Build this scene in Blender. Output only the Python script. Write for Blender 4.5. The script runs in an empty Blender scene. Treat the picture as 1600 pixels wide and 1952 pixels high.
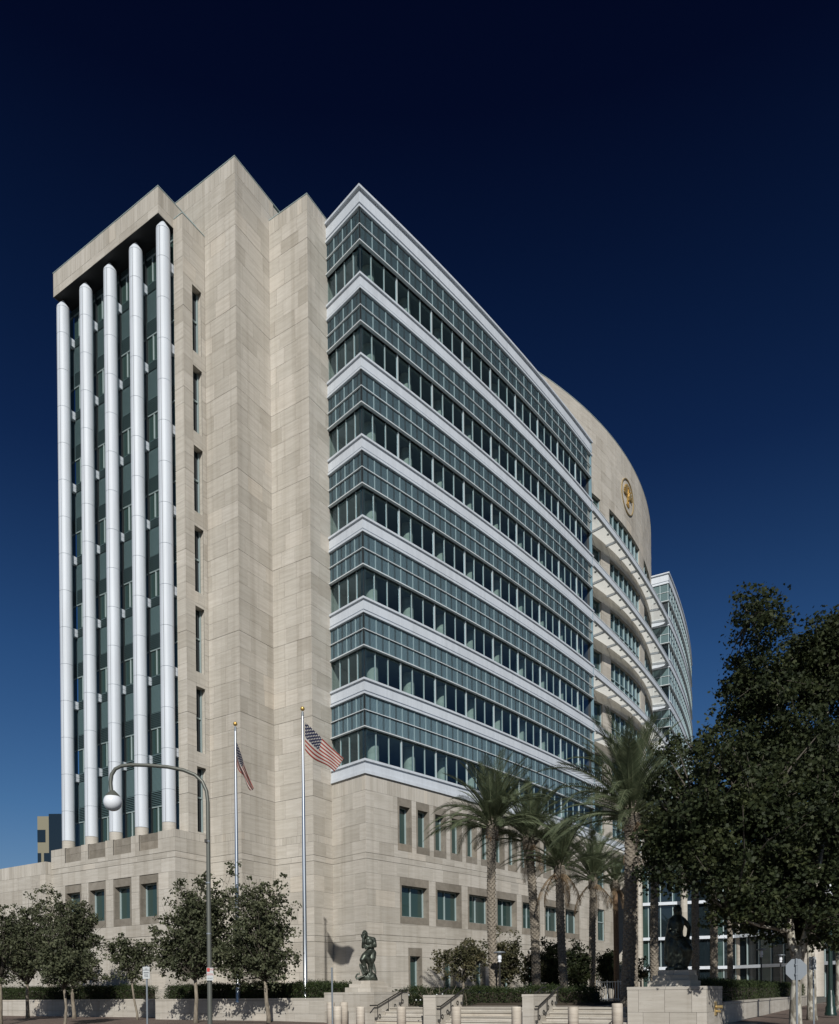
import bpy, math, random
import numpy as np
from mathutils import Vector, Matrix
C = bpy.context.scene.collection
sc = bpy.context.scene
rnd = random.Random(11)
PI = math.pi
R_ = math.radians

# ------------------------------------------------------------------ camera
ROLL, FPX, CX, CY, EYE = .0104, 1477.1, 800., 1893.4, 1.6
cam = bpy.data.cameras.new('camera')
camo = bpy.data.objects.new('camera', cam); C.objects.link(camo)
cam.sensor_fit = 'VERTICAL'; cam.sensor_height = 24.0; cam.sensor_width = 24.0
cam.lens = 24.0 * FPX / 1952.0
cam.shift_y = (CY - 976.0) / 1952.0
cam.clip_end = 6000.0
cr, sr = math.cos(ROLL), math.sin(ROLL)
camo.matrix_world = Matrix(((cr, sr, 0, 0), (0, 0, -1, 0), (-sr, cr, 0, EYE), (0, 0, 0, 1)))
sc.camera = camo

def uv(x, y):
    dx, dy = x - CX, CY - y
    return cr * dx + sr * dy, -sr * dx + cr * dy
def at(x, y, Y):
    u, v = uv(x, y)
    return Vector((u / FPX * Y, Y, EYE + v / FPX * Y))
def topx(p):
    u, v = p[0] / p[1] * FPX, (p[2] - EYE) / p[1] * FPX
    return CX + cr * u - sr * v, CY - (sr * u + cr * v)

# ------------------------------------------------------------------ sky, sun, exposure
SUN_EL, SUN_AZ = 31.0, 3.0      # sun stands behind the camera, a touch to its right
w = bpy.data.worlds.new("World"); sc.world = w; w.use_nodes = True
nt = w.node_tree; nt.nodes.clear()
wo = nt.nodes.new('ShaderNodeOutputWorld'); bg = nt.nodes.new('ShaderNodeBackground')
sky = nt.nodes.new('ShaderNodeTexSky'); sky.sky_type = 'NISHITA'; sky.sun_disc = False
sky.sun_elevation = R_(SUN_EL); sky.sun_rotation = R_(180 - SUN_AZ)
sky.air_density = 1.0; sky.dust_density = .3; sky.ozone_density = 3.0
tc = nt.nodes.new('ShaderNodeTexCoord'); sx = nt.nodes.new('ShaderNodeSeparateXYZ')
rp = nt.nodes.new('ShaderNodeValToRGB')
mx = nt.nodes.new('ShaderNodeMix'); mx.data_type = 'RGBA'; mx.blend_type = 'MULTIPLY'; mx.inputs[0].default_value = 1.0
nt.links.new(tc.outputs['Generated'], sx.inputs[0]); nt.links.new(sx.outputs['Z'], rp.inputs[0])
els = rp.color_ramp.elements
els[0].position = 0.0; els[0].color = (.60, .58, .68, 1)
els[1].position = 1.0; els[1].color = (.010, .012, .04, 1)
for p_, c_ in ((.10, (.41, .46, .545, 1)), (.22, (.26, .40, .53, 1)), (.38, (.150, .285, .44, 1)), (.55, (.057, .12, .24, 1)), (.75, (.016, .030, .085, 1))):
    e = els.new(p_); e.color = c_
nt.links.new(sky.outputs[0], mx.inputs[6]); nt.links.new(rp.outputs[0], mx.inputs[7])
nt.links.new(mx.outputs[2], bg.inputs[0]); bg.inputs[1].default_value = .10
nt.links.new(bg.outputs[0], wo.inputs[0])
sun = bpy.data.lights.new('sun', 'SUN'); sun.energy = 4.6; sun.angle = R_(.5); sun.color = (1, .972, .915)
suno = bpy.data.objects.new('sun', sun); C.objects.link(suno)
ce = math.cos(R_(SUN_EL))
ld = Vector((-math.sin(R_(SUN_AZ)) * ce, math.cos(R_(SUN_AZ)) * ce, -math.sin(R_(SUN_EL))))
suno.rotation_euler = ld.to_track_quat('-Z', 'Y').to_euler(); suno.location = (0, -30, 60)
vs = sc.view_settings; vs.view_transform = 'Standard'; vs.look = 'None'; vs.gamma = 1; vs.use_curve_mapping = False
vs.exposure = -0.06

# ------------------------------------------------------------------ materials
def mat(name, col, rough=.6, metal=0., spec=.5):
    m = bpy.data.materials.new(name); m.use_nodes = True
    b = m.node_tree.nodes['Principled BSDF']
    b.inputs['Base Color'].default_value = (*col, 1); b.inputs['Roughness'].default_value = rough
    b.inputs['Metallic'].default_value = metal; b.inputs['Specular IOR Level'].default_value = spec
    return m
class NB:
    def __init__(s, m): s.t = m.node_tree; s.b = s.t.nodes['Principled BSDF']
    def n(s, typ, **kw):
        nd = s.t.nodes.new(typ)
        for k, v in kw.items(): setattr(nd, k, v)
        return nd
    def l(s, a, b): s.t.links.new(a, b)
    def val(s, node, i, v): node.inputs[i].default_value = v
    def math(s, op, a, b=None):
        nd = s.n('ShaderNodeMath', operation=op)
        for i, v in enumerate((a, b)):
            if v is None: continue
            if isinstance(v, (int, float)): nd.inputs[i].default_value = v
            else: s.l(v, nd.inputs[i])
        return nd.outputs[0]
    def ramp(s, fac, stops):
        r = s.n('ShaderNodeValToRGB'); s.l(fac, r.inputs[0]); e = r.color_ramp.elements
        e[0].position, e[0].color = stops[0][0], (*stops[0][1], 1)
        e[1].position, e[1].color = stops[-1][0], (*stops[-1][1], 1)
        for p, c in stops[1:-1]:
            x = e.new(p); x.color = (*c, 1)
        return r.outputs[0]
    def noise(s, vec, scale, detail=3, rough=.6):
        nd = s.n('ShaderNodeTexNoise'); nd.inputs['Scale'].default_value = scale
        nd.inputs['Detail'].default_value = detail; nd.inputs['Roughness'].default_value = rough
        if vec is not None: s.l(vec, nd.inputs['Vector'])
        return nd.outputs[0]
    def pos(s, sc_=(1, 1, 1), obj=False):
        if obj: src = s.n('ShaderNodeTexCoord').outputs['Object']
        else: src = s.n('ShaderNodeNewGeometry').outputs['Position']
        mp = s.n('ShaderNodeMapping'); mp.inputs['Scale'].default_value = sc_
        s.l(src, mp.inputs['Vector']); return mp
    def tone(s, name='tone'):
        a = s.n('ShaderNodeAttribute', attribute_name=name); return a.outputs['Fac']
    def mix(s, f, a, b, bt='MIX'):
        m = s.n('ShaderNodeMix', data_type='RGBA', blend_type=bt)
        if isinstance(f, (int, float)): m.inputs[0].default_value = f
        else: s.l(f, m.inputs[0])
        for i, v in ((6, a), (7, b)):
            if isinstance(v, tuple): m.inputs[i].default_value = (*v, 1)
            else: s.l(v, m.inputs[i])
        return m.outputs[2]
    def bump(s, h, strength=.3, dist=.02):
        b = s.n('ShaderNodeBump'); b.inputs['Strength'].default_value = strength; b.inputs['Distance'].default_value = dist
        s.l(h, b.inputs['Height']); s.l(b.outputs[0], s.b.inputs['Normal'])

def stone_mat(name, vein=(.6, .6, 9.), lo=(.395, .368, .325), hi=(.49, .465, .42), tvar=(.45, .424, .378), dirt=True):
    m = mat(name, hi, .62, 0, .35); k = NB(m)
    mp = k.pos(vein); tn = k.tone()
    cmb = k.n('ShaderNodeCombineXYZ')
    off = k.math('MULTIPLY', tn, 37.0); k.l(off, cmb.inputs[0]); k.l(off, cmb.inputs[2])
    k.l(cmb.outputs[0], mp.inputs['Location'])
    f1 = k.noise(mp.outputs[0], 1.0, 6, .68)
    c = k.ramp(f1, [(.30, lo), (.48, tvar), (.62, hi)])
    pit = k.noise(mp.outputs[0], 4.5, 4, .7)
    c = k.mix(k.math('MULTIPLY', k.math('GREATER_THAN', pit, .64), .35), c, (.20, .165, .13))
    tv = k.ramp(tn, [(0., (.82, .80, .77)), (.3, (.935, .925, .91)), (.55, (1, .99, .975)), (.8, (1.065, 1.055, 1.05)), (1., (1.13, 1.08, 1.02))])
    c = k.mix(1.0, c, tv, 'MULTIPLY')
    if dirt:
        d = k.noise(k.pos((.35, .35, .05)).outputs[0], 1.0, 4, .6)
        c = k.mix(1.0, c, k.ramp(d, [(.3, (.87, .86, .845)), (.6, (1.02, 1.02, 1.02))]), 'MULTIPLY')
        d = k.noise(k.pos((2.6, 2.6, .045)).outputs[0], 1.0, 3, .55)
        c = k.mix(1.0, c, k.ramp(d, [(.33, (.89, .88, .865)), (.50, (1., 1., 1.))]), 'MULTIPLY')
    k.l(c, k.b.inputs['Base Color'])
    k.bump(f1, .25, .012)
    return m
MT = {}
MT['stone'] = stone_mat('travertine')
MT['stonev'] = stone_mat('travertine_upright', (7., 7., .35))
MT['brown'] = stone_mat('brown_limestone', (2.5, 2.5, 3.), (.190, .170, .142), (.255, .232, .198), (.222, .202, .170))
MT['pale'] = stone_mat('bollard_stone', (1.2, 1.2, 14.), (.40, .355, .30), (.58, .53, .46), (.50, .45, .385))
MT['joint'] = mat('joint', (.045, .04, .034), .9)
MT['soffitshade'] = mat('soffit_shade', (.012, .012, .013), .7)  # near-black colour standing in for the shade below the tower cap
MT['twig'] = mat('twig_bark', (.075, .065, .05), .9)
def panel_mat(name, col, rough, var=.06):
    m = mat(name, col, rough, 0, .5); k = NB(m)
    n1 = k.noise(k.pos((.5, .5, .12)).outputs[0], 1.2, 4)
    n2 = k.noise(k.pos((3., 3., .10)).outputs[0], 1.5, 3); n1 = k.math('MULTIPLY', k.math('ADD', n1, n2), .5)
    c = k.ramp(n1, [(.36, tuple(x * (1 - 2 * var) for x in col)), (.58, tuple(min(1, x * (1 + .3 * var)) for x in col))])
    k.l(c, k.b.inputs['Base Color']); return m
MT['white'] = panel_mat('white_metal_panel', (.55, .59, .64), .55)
MT['rail'] = panel_mat('pale_aluminium', (.60, .64, .66), .35)
MT['alum'] = panel_mat('green_grey_aluminium', (.30, .37, .37), .35)
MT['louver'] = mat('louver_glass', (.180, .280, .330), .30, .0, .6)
MT['louverdark'] = mat('louver_recess', (.06, .09, .10), .5)
MT['slot'] = mat('louver_slot', (.012, .016, .018), .6)
MT['conc'] = stone_mat('interior_concrete', (1, 1, 3), (.34, .35, .31), (.46, .47, .42), (.40, .41, .36), False)
MT['ceil'] = mat('ceiling', (.22, .24, .23), .8)
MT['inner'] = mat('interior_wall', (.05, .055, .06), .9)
def glass(name, tint, rough=.02, base=.05, trans=True, gl=(.85, .92, 1.)):
    m = bpy.data.materials.new(name); m.use_nodes = True; t = m.node_tree; t.nodes.clear()
    o = t.nodes.new('ShaderNodeOutputMaterial'); mi = t.nodes.new('ShaderNodeMixShader')
    g = t.nodes.new('ShaderNodeBsdfGlossy'); g.inputs['Roughness'].default_value = rough; g.inputs['Color'].default_value = (*gl, 1)
    if trans: a = t.nodes.new('ShaderNodeBsdfTransparent')
    else: a = t.nodes.new('ShaderNodeBsdfDiffuse')
    a.inputs['Color'].default_value = (*tint, 1)
    fr = t.nodes.new('ShaderNodeLayerWeight'); fr.inputs['Blend'].default_value = .5
    pw = t.nodes.new('ShaderNodeMath'); pw.operation = 'POWER'; pw.inputs[1].default_value = 4.5
    ad = t.nodes.new('ShaderNodeMath'); ad.operation = 'MULTIPLY_ADD'; ad.inputs[1].default_value = .85; ad.inputs[2].default_value = .04 + base
    t.links.new(fr.outputs['Facing'], pw.inputs[0]); t.links.new(pw.outputs[0], ad.inputs[0]); t.links.new(ad.outputs[0], mi.inputs[0])
    t.links.new(a.outputs[0], mi.inputs[1]); t.links.new(g.outputs[0], mi.inputs[2]); t.links.new(mi.outputs[0], o.inputs[0])
    return m
MT['glass'] = glass('window_glass', (.64, .76, .77), .015, .055, gl=(.62, .82, 1.))
MT['glassg'] = glass('green_glass', (.032, .058, .052), .03, .03, False)
MT['glassd'] = glass('dark_glass', (.010, .016, .020), .02, .02, False)
MT['frit'] = mat('fritted_canopy_glass', (.80, .82, .78), .5)
k = NB(MT['frit']); k.b.inputs['Transmission Weight'].default_value = 0.0
_t = MT['frit'].node_tree; _o = _t.nodes['Material Output']; _tr = _t.nodes.new('ShaderNodeBsdfTranslucent'); _tr.inputs[0].default_value = (.92, .93, .90, 1)
_tp = _t.nodes.new('ShaderNodeBsdfTransparent'); _tp.inputs[0].default_value = (.8, .85, .85, 1)
_m1 = _t.nodes.new('ShaderNodeMixShader'); _m1.inputs[0].default_value = .78; _m2 = _t.nodes.new('ShaderNodeMixShader'); _m2.inputs[0].default_value = .22
_t.links.new(k.b.outputs[0], _m1.inputs[1]); _t.links.new(_tr.outputs[0], _m1.inputs[2]); _t.links.new(_m1.outputs[0], _m2.inputs[1]); _t.links.new(_tp.outputs[0], _m2.inputs[2]); _t.links.new(_m2.outputs[0], _o.inputs[0])
MT['gold'] = mat('gilt_bronze', (.66, .43, .13), .32, .65)
MT['golddull'] = mat('dull_gilt_bronze', (.46, .35, .17), .42, .6)
def bronze():
    m = mat('bronze', (.05, .055, .045), .42, .55); k = NB(m)
    n1 = k.noise(k.pos((1, 1, 1)).outputs[0], 6, 5)
    k.l(k.ramp(n1, [(.35, (.028, .032, .026)), (.6, (.075, .088, .070)), (.75, (.11, .13, .10))]), k.b.inputs['Base Color'])
    k.bump(n1, .4, .02); return m
MT['bronze'] = bronze()
MT['steel'] = mat('satin_steel', (.62, .64, .66), .30, .9)
MT['darkmetal'] = mat('dark_painted_metal', (.035, .033, .030), .4, .3)
MT['lamppaint'] = mat('grey_green_paint', (.11, .115, .10), .45, .2)
MT['greenpaint'] = mat('dark_green_paint', (.012, .03, .024), .35, .1)
MT['globe'] = mat('opal_globe', (.72, .74, .78), .15)
MT['galv'] = mat('galvanised_steel', (.21, .235, .26), .5, .3)
MT['signw'] = mat('sign_white_dimmed', (.44, .46, .46), .5)  # white greyed down, tree shade over the signs put into the colour
MT['tan'] = rough_tan = mat('tan_render', (.20, .185, .13), .8)
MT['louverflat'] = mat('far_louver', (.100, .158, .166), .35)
MT['lmul'] = mat('louver_frame', (.24, .33, .35), .4)
MT['signr'] = mat('sign_red', (.45, .06, .05), .4)
MT['signk'] = mat('sign_ink', (.04, .05, .07), .5)
def leafmat(name, dark, mid, light, trans=.25):
    m = mat(name, mid, .6, 0, .22); k = NB(m); tn = k.tone()
    c = k.ramp(tn, [(0, dark), (.5, mid), (1, light)])
    k.l(c, k.b.inputs['Base Color'])
    t = m.node_tree; o = t.nodes['Material Output']; tr = t.nodes.new('ShaderNodeBsdfTranslucent'); mi = t.nodes.new('ShaderNodeMixShader')
    k.l(c, tr.inputs[0]); mi.inputs[0].default_value = trans
    k.l(k.b.outputs[0], mi.inputs[1]); k.l(tr.outputs[0], mi.inputs[2]); k.l(mi.outputs[0], o.inputs[0]); return m
MT['leaf'] = leafmat('street_tree_leaf', (.042, .048, .026), (.074, .084, .046), (.128, .136, .078))
MT['leafdark'] = leafmat('sycamore_leaf', (.016, .024, .011), (.032, .043, .018), (.062, .072, .028), .3)
MT['leaforn'] = leafmat('ornamental_leaf', (.042, .046, .022), (.070, .070, .036), (.12, .105, .055))
MT['leafhedge'] = leafmat('hedge_leaf', (.016, .026, .010), (.034, .050, .018), (.065, .085, .030))
MT['frond'] = leafmat('palm_frond', (.052, .070, .038), (.095, .120, .066), (.160, .180, .105), .25)
MT['deadfrond'] = leafmat('dry_palm_frond', (.15, .10, .06), (.20, .145, .09), (.26, .19, .12), .2)
def barkmat(name, a, b, sc_=(6, 6, 2), patch=None):
    m = mat(name, b, .85); k = NB(m); n1 = k.noise(k.pos(sc_).outputs[0], 1.5, 5, .7)
    c = k.ramp(n1, [(.35, a), (.62, b)])
    if patch:
        n2 = k.noise(k.pos((3, 3, 1.6)).outputs[0], 2.2, 2); c = k.mix(k.ramp(n2, [(.47, (0, 0, 0)), (.56, (1, 1, 1))]), c, patch)
    k.l(c, k.b.inputs['Base Color']); k.bump(n1, .5, .03); return m
MT['bark'] = barkmat('young_tree_bark', (.12, .10, .075), (.25, .215, .165))
MT['barksyc'] = barkmat('sycamore_bark', (.13, .115, .085), (.24, .22, .18), (5, 5, 2), (.42, .40, .34))
MT['barkpalm'] = barkmat('palm_trunk_bark', (.10, .085, .065), (.26, .225, .18), (8, 8, 8))
MT['barkred'] = barkmat('palm_fibre', (.10, .06, .035), (.22, .14, .08), (8, 8, 8))
MT['soil'] = mat('soil', (.045, .035, .025), .95)
def brick_ground():
    m = mat('brick_paving', (.12, .07, .055), .8); k = NB(m)
    bt = k.n('ShaderNodeTexBrick'); mp = k.pos((1, 1, 1)); mp.inputs['Rotation'].default_value = (0, 0, R_(58)); k.l(mp.outputs[0], bt.inputs['Vector'])
    bt.inputs['Color1'].default_value = (.145, .095, .075, 1); bt.inputs['Color2'].default_value = (.10, .068, .056, 1); bt.inputs['Mortar'].default_value = (.16, .14, .12, 1)
    bt.inputs['Scale'].default_value = 4.0; bt.inputs['Mortar Size'].default_value = .02
    n1 = k.noise(k.pos((.3, .3, .3)).outputs[0], 1.5, 4)
    k.l(k.mix(1., bt.outputs[0], k.ramp(n1, [(.3, (.75, .75, .75)), (.7, (1.1, 1.1, 1.1))]), 'MULTIPLY'), k.b.inputs['Base Color']); return m
MT['brickpave'] = brick_ground()
def rough_ground(name, a, b, s=.6):
    m = mat(name, a, .9); k = NB(m); n1 = k.noise(k.pos((s, s, s)).outputs[0], 2., 8, .7)
    k.l(k.ramp(n1, [(.3, a), (.7, b)]), k.b.inputs['Base Color']); return m
MT['asphalt'] = rough_ground('asphalt', (.045, .045, .047), (.07, .07, .07))
MT['concrete'] = rough_ground('concrete', (.26, .245, .22), (.34, .32, .29))
MT['earth'] = rough_ground('distant_ground', (.10, .10, .08), (.16, .15, .12), .02)
MT['plaza'] = rough_ground('plaza_paving', (.24, .21, .18), (.32, .28, .235))

# ------------------------------------------------------------------ mesh helpers
class MB:
    def __init__(s): s.v = []; s.f = []; s.t = []; s.m = []
    def poly(s, pts, tone=.5, m=0):
        i = len(s.v); s.v += [tuple(p) for p in pts]; s.f.append(tuple(range(i, i + len(pts)))); s.t.append(tone); s.m.append(m)
    def ringfaces(s, i0, i1, n, tone, m, closed=True):
        for k in range(n if closed else n - 1):
            a, b = k, (k + 1) % n
            s.f.append((i0 + a, i0 + b, i1 + b, i1 + a)); s.t.append(tone); s.m.append(m)
    def rings(s, rings, tone=.5, m=0, caps=True, closed=True):
        n = len(rings[0]); base = len(s.v)
        for r in rings: s.v += [tuple(p) for p in r]
        for k in range(len(rings) - 1): s.ringfaces(base + k * n, base + (k + 1) * n, n, tone, m, closed)
        if caps:
            s.f.append(tuple(base + k for k in range(n))[::-1]); s.t.append(tone); s.m.append(m)
            e = base + (len(rings) - 1) * n
            s.f.append(tuple(e + k for k in range(n))); s.t.append(tone); s.m.append(m)
    def prism(s, plan, z0, z1, tone=.5, m=0):
        s.rings([[(x, y, z0) for x, y in plan], [(x, y, z1) for x, y in plan]], tone, m)
    def box(s, a, b, tone=.5, m=0):
        s.prism([(a[0], a[1]), (b[0], a[1]), (b[0], b[1]), (a[0], b[1])], a[2], b[2], tone, m)
    def tube(s, pts, rad, n=8, tone=.5, m=0, caps=True):
        pts = [Vector(p) for p in pts]; L = len(pts)
        rads = rad if isinstance(rad, (list, tuple)) else [rad] * L
        rr = []; ref = Vector((0, 0, 1)); prev = None
        for i, p in enumerate(pts):
            d = (pts[min(i + 1, L - 1)] - pts[max(i - 1, 0)]).normalized()
            if prev is None:
                u = d.cross(ref if abs(d.z) < .9 else Vector((1, 0, 0))).normalized()
            else:
                u = (prev - d * prev.dot(d))
                u = u.normalized() if u.length > 1e-5 else d.orthogonal().normalized()
            prev = u; v = d.cross(u)
            rr.append([p + (u * math.cos(2 * PI * k / n) + v * math.sin(2 * PI * k / n)) * rads[i] for k in range(n)])
        s.rings(rr, tone, m, caps)
    def lathe(s, prof, loc=(0, 0, 0), n=20, tone=.5, m=0):
        s.rings([[(loc[0] + r * math.cos(2 * PI * k / n), loc[1] + r * math.sin(2 * PI * k / n), loc[2] + z) for k in range(n)] for r, z in prof], tone, m)
    def ball(s, c, r, n=16, h=10, sq=(1, 1, 1), tone=.5, m=0):
        s.rings([[(c[0] + r * sq[0] * math.sin(PI * (j + .02) / (h + .04)) * math.cos(2 * PI * k / n), c[1] + r * sq[1] * math.sin(PI * (j + .02) / (h + .04)) * math.sin(2 * PI * k / n), c[2] - r * sq[2] * math.cos(PI * (j + .02) / (h + .04))) for k in range(n)] for j in range(h + 1)], tone, m)
    def build(s, name, mats, parent=None, smooth=False, world=True, kind=None, link=True):
        me = bpy.data.meshes.new(name); me.from_pydata(s.v, [], s.f)
        if not isinstance(mats, (list, tuple)): mats = [mats]
        for mm in mats: me.materials.append(mm)
        n = len(s.f)
        a = me.attributes.new('tone', 'FLOAT', 'FACE'); a.data.foreach_set('value', s.t)
        if len(mats) > 1: me.polygons.foreach_set('material_index', s.m)
        if smooth: me.polygons.foreach_set('use_smooth', [True] * n)
        me.update()
        if not link: return me
        return put(name, me, parent, None, world, kind)
def put(name, me, parent=None, mtx=None, world=True, kind=None):
    o = bpy.data.objects.new(name, me); C.objects.link(o)
    if mtx is not None: o.matrix_basis = mtx
    if parent is not None:
        o.parent = parent
        if world:
            r = parent
            while r.parent is not None: r = r.parent
            if r is parent: o.matrix_parent_inverse = Matrix.Translation(-Vector(r.location))
    if kind: o['kind'] = kind
    return o
def smooth_by_angle(o, ang=40):
    me = o.data
    me.polygons.foreach_set('use_smooth', [True] * len(me.polygons))
    try: me.set_sharp_from_angle(angle=R_(ang))
    except Exception: pass
def empty(name, loc, label, cat, group=None, rz=0):
    o = bpy.data.objects.new(name, None); C.objects.link(o); o.location = loc; o.rotation_euler = (0, 0, rz)
    o.empty_display_size = .2
    return tag(o, label, cat, group)
def tag(o, label, cat, group=None):
    o['label'] = label; o['category'] = cat
    if group: o['group'] = group
    return o

# ------------------------------------------------------------------ plan of the place
Bx, By = .5294, .8484                    # grid direction away along the main front; p runs left, q runs away
def pq(p, q): return (-By * p + Bx * q, Bx * p + By * q)
def V3(p, q, z): x, y = pq(p, q); return Vector((x, y, z))
def r_of(x, y=1900):                      # p/q ratio of a photo column
    t = uv(x, y)[0] / FPX
    return (Bx - By * t) / (By + Bx * t)
ARC_C, ARC_R, ARC_A0 = (-131.54, 173.095), 181.94, R_(44.96)
DR_C, DR_R = (-16.1, 100.5), 44.7
def arc(s, off=0.):
    a = ARC_A0 + s / ARC_R; return (ARC_C[0] + (ARC_R + off) * math.sin(a), ARC_C[1] - (ARC_R + off) * math.cos(a))
def drum(a, off=0.):
    a = R_(a); return (DR_C[0] + (DR_R + off) * math.sin(a), DR_C[1] - (DR_R + off) * math.cos(a))
N0 = (math.sin(ARC_A0), -math.cos(ARC_A0)); T0 = (math.cos(ARC_A0), math.sin(ARC_A0))
W0 = arc(0)
def ret(s, off=0.):                       # the left return of the glass wing, s metres in from the corner
    return (W0[0] - N0[0] * s - T0[0] * off, W0[1] - N0[1] * s - T0[1] * off)
def corner(off): return (W0[0] + N0[0] * off - T0[0] * off, W0[1] + N0[1] * off - T0[1] * off)
RET_L, WING_L, BASE_L = 3.22, 27.35, 31.4
F0, ST = 15.086, 4.638

# ================================================================== THE COURTHOUSE
ct = empty('courthouse', (4, 60, 0), 'pale travertine courthouse with stepped stone piers, banded glass wing and curved stone drum', 'building')
STONES = []        # (four corners, normal, kind, tone)
core = MB()        # what stands behind the stone skin
JW = {}
def rect_sub(rs, o):
    out = []
    for (a, b, c, d) in rs:
        oa, ob, oc, od = o
        if ob <= a or oa >= b or od <= c or oc >= d: out.append((a, b, c, d)); continue
        if oa > a: out.append((a, oa, c, d))
        if ob < b: out.append((ob, b, c, d))
        a2, b2 = max(a, oa), min(b, ob)
        if oc > c: out.append((a2, b2, c, oc))
        if od < d: out.append((a2, b2, od, d))
    return out
DARKJ = [22.44 + 4.638 * n for n in range(-2, 7)] + [9.72, 9.37, 5.03, 4.68]
def wall(mp, s0, s1, courses, openings=(), seg=None, flip=False):
    """stone skin over a wall; mp(s, off) gives the plan point"""
    for (z0, z1, kind) in courses:
        g = .014
        gz0 = .034 if min(abs(z0 - j) for j in DARKJ) < .02 else g * .8
        x = s0; first = True
        while x < s1 - .02:
            wd = rnd.choice((1.18, 1.18, 1.35, .98, 1.55)) if kind == 'h' else rnd.uniform(.24, .62)
            if kind == 'w': wd = .6 * rnd.choice((1.18, 1.35, .98)); 
            if first: wd *= rnd.uniform(.45, 1.); first = False
            e = min(x + wd, s1)
            if s1 - e < .25: e = s1
            base = rnd.betavariate(2.2, 2.2)
            rs = [(x, e, z0, z1)]
            for o in openings: rs = rect_sub(rs, o)
            for (a, b, c, d) in rs:
                if b - a < .03 or d - c < .03: continue
                pa, pb = mp(a, -.045), mp(b, -.045)
                core.poly([(pa[0], pa[1], c), (pb[0], pb[1], c), (pb[0], pb[1], d), (pa[0], pa[1], d)][::(-1 if flip else 1)], .3)
                gg = gz0 if abs(c - z0) < 1e-6 else g * .8
                a2, b2 = a + g / 2, b - g / 2
                off = rnd.uniform(-.003, .004)
                A, B_ = mp(a2, off), mp(b2, off); A2, B2 = mp(a2, -.03), mp(b2, -.03)
                STONES.append((A, B_, A2, B2, c + gg / 2, d - g * .4, kind, base, flip))
            x = e
def courses(levels, kinds=None):
    return [(levels[i], levels[i + 1], (kinds[i] if kinds else 'h')) for i in range(len(levels) - 1)]
LOW = [.9, 1.95, 2.9, 3.80, 4.68, 5.03, 5.74, 6.69, 7.64, 8.58, 9.37, 9.72]
UP = [9.72, 10.51, 10.95, 12.06, 13.165]
HI = [13.165 + .9276 * i for i in range(0, 36)]           # up to 45.63
def lv(zmax, tail):
    L = LOW + UP[1:] + HI[1:]
    L = [z for z in L if z < zmax - .3] + tail
    K = ['h'] * (len(L) - 1)
    for i in range(len(K)):
        if abs(L[i] - 10.51) < .01: K[i] = 'v'
    K[-1] = 'v'
    return courses(L, K)
# stepped stone piers between the tower and the glass wing
mp_line = lambda P, d, n: (lambda s, off: (P[0] + d[0] * s + n[0] * off, P[1] + d[1] * s + n[1] * off))
aV, bV = (-By, Bx), (Bx, By); nF, nS = (-Bx, -By), (By, -Bx)      # normals: front faces, right-hand faces
P1, P2, T1_ = pq(31.96, 32.2), pq(29.0, 35.01), pq(34.45, 29.55)
c_big = lv(45.63, [45.63, 46.53, 47.54, 48.58, 49.5]); c_p2 = lv(45.63, [45.63, 46.4, 47.25, 48.15])
wall(mp_line(P1, aV, nF), 0, 6.5, c_big, flip=True)
wall(mp_line(P1, bV, nS), 0, 3.2, c_big)
wall(mp_line(P2, aV, nF), 0, 2.96, c_p2, flip=True)
wall(mp_line(P2, bV, nS), 0, 1.82, c_p2)
body = MB()
def pbox(mb, p0, p1, q0, q1, z0, z1, tone=.5, m=0): mb.prism([pq(p0, q0), pq(p0, q1), pq(p1, q1), pq(p1, q0)], z0, z1, tone, m)
pbox(body, 32.02, 38.4, 32.26, 46, 0, 49.46)
pbox(body, 29.06, 32.02, 35.07, 46, 0, 48.11)
# tower: base block with four windows, sunk panels along its ledge, pier with slit windows, capped white columns
TK = lambda k: 34.45 + k
tw_open = [(1.41, 3.05), (3.77, 5.42), (6.14, 7.80), (8.50, 10.15)]
ops = [(a, b, 5.74, 8.55) for a, b in tw_open] + [(a, b, 10.01, 11.0) for a, b in tw_open]
c_base = courses(LOW + [10.51, 10.95], ['h'] * 11 + ['h', 'v'])
wall(mp_line(T1_, aV, nF), 0, 11.59, c_base, ops, flip=True)
wall(mp_line(T1_, bV, nS), 0, 2.65, c_base)
pbox(body, 34.51, 46.0, 30.25, 45, 0, 10.6); pbox(body, 34.51, 46.0, 29.61, 30.25, 0, 5.6); pbox(body, 34.51, 46.0, 29.61, 30.25, 8.7, 9.95)
pbox(body, 34.51, 46.0, 29.72, 30.6, 9.95, 10.94)
for a, b in ((0, 1.41), (3.05, 3.77), (5.42, 6.14), (7.8, 8.5), (10.15, 11.55)): pbox(body, TK(a) + .03, TK(b) - .03, 29.61, 30.26, 5.6, 8.7); pbox(body, TK(a) + .03, TK(b) - .03, 29.61, 29.75, 9.95, 10.93)
slits = [(.98 + 0, 1.66 + 0)]
PT = pq(34.45, 30.54)                                       # pier corner
c_pier = courses([10.95, 12.06] + [13.165 + .9276 * i for i in range(0, 35)] + [45.4, 46.2], ['h'] * 37 + ['v'])
sl = []
for n in range(-1, 7):
    F = F0 + ST * n
    z0 = max(F + .62, 10.96); z1 = F + 4.40
    if n == 6: z1 = F + 2.2
    if z1 > z0: sl.append((.68, 1.36, z0, z1))
sl = [s for s in sl if s[3] < 44.9]
wall(mp_line(PT, bV, nS), 0, 1.64, c_pier, sl)
wall(mp_line(PT, aV, nF), 0, .76, c_pier, flip=True)
pbox(body, 34.9, 35.19, 30.6, 46, 10.9, 46.15); pbox(body, 35.19, 36.0, 31.25, 46, 10.9, 46.15); pbox(body, 34.51, 34.9, 30.60, 31.18, 10.9, 46.15); pbox(body, 34.51, 34.9, 31.94, 46, 10.9, 46.15)
prev = 10.9
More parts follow.
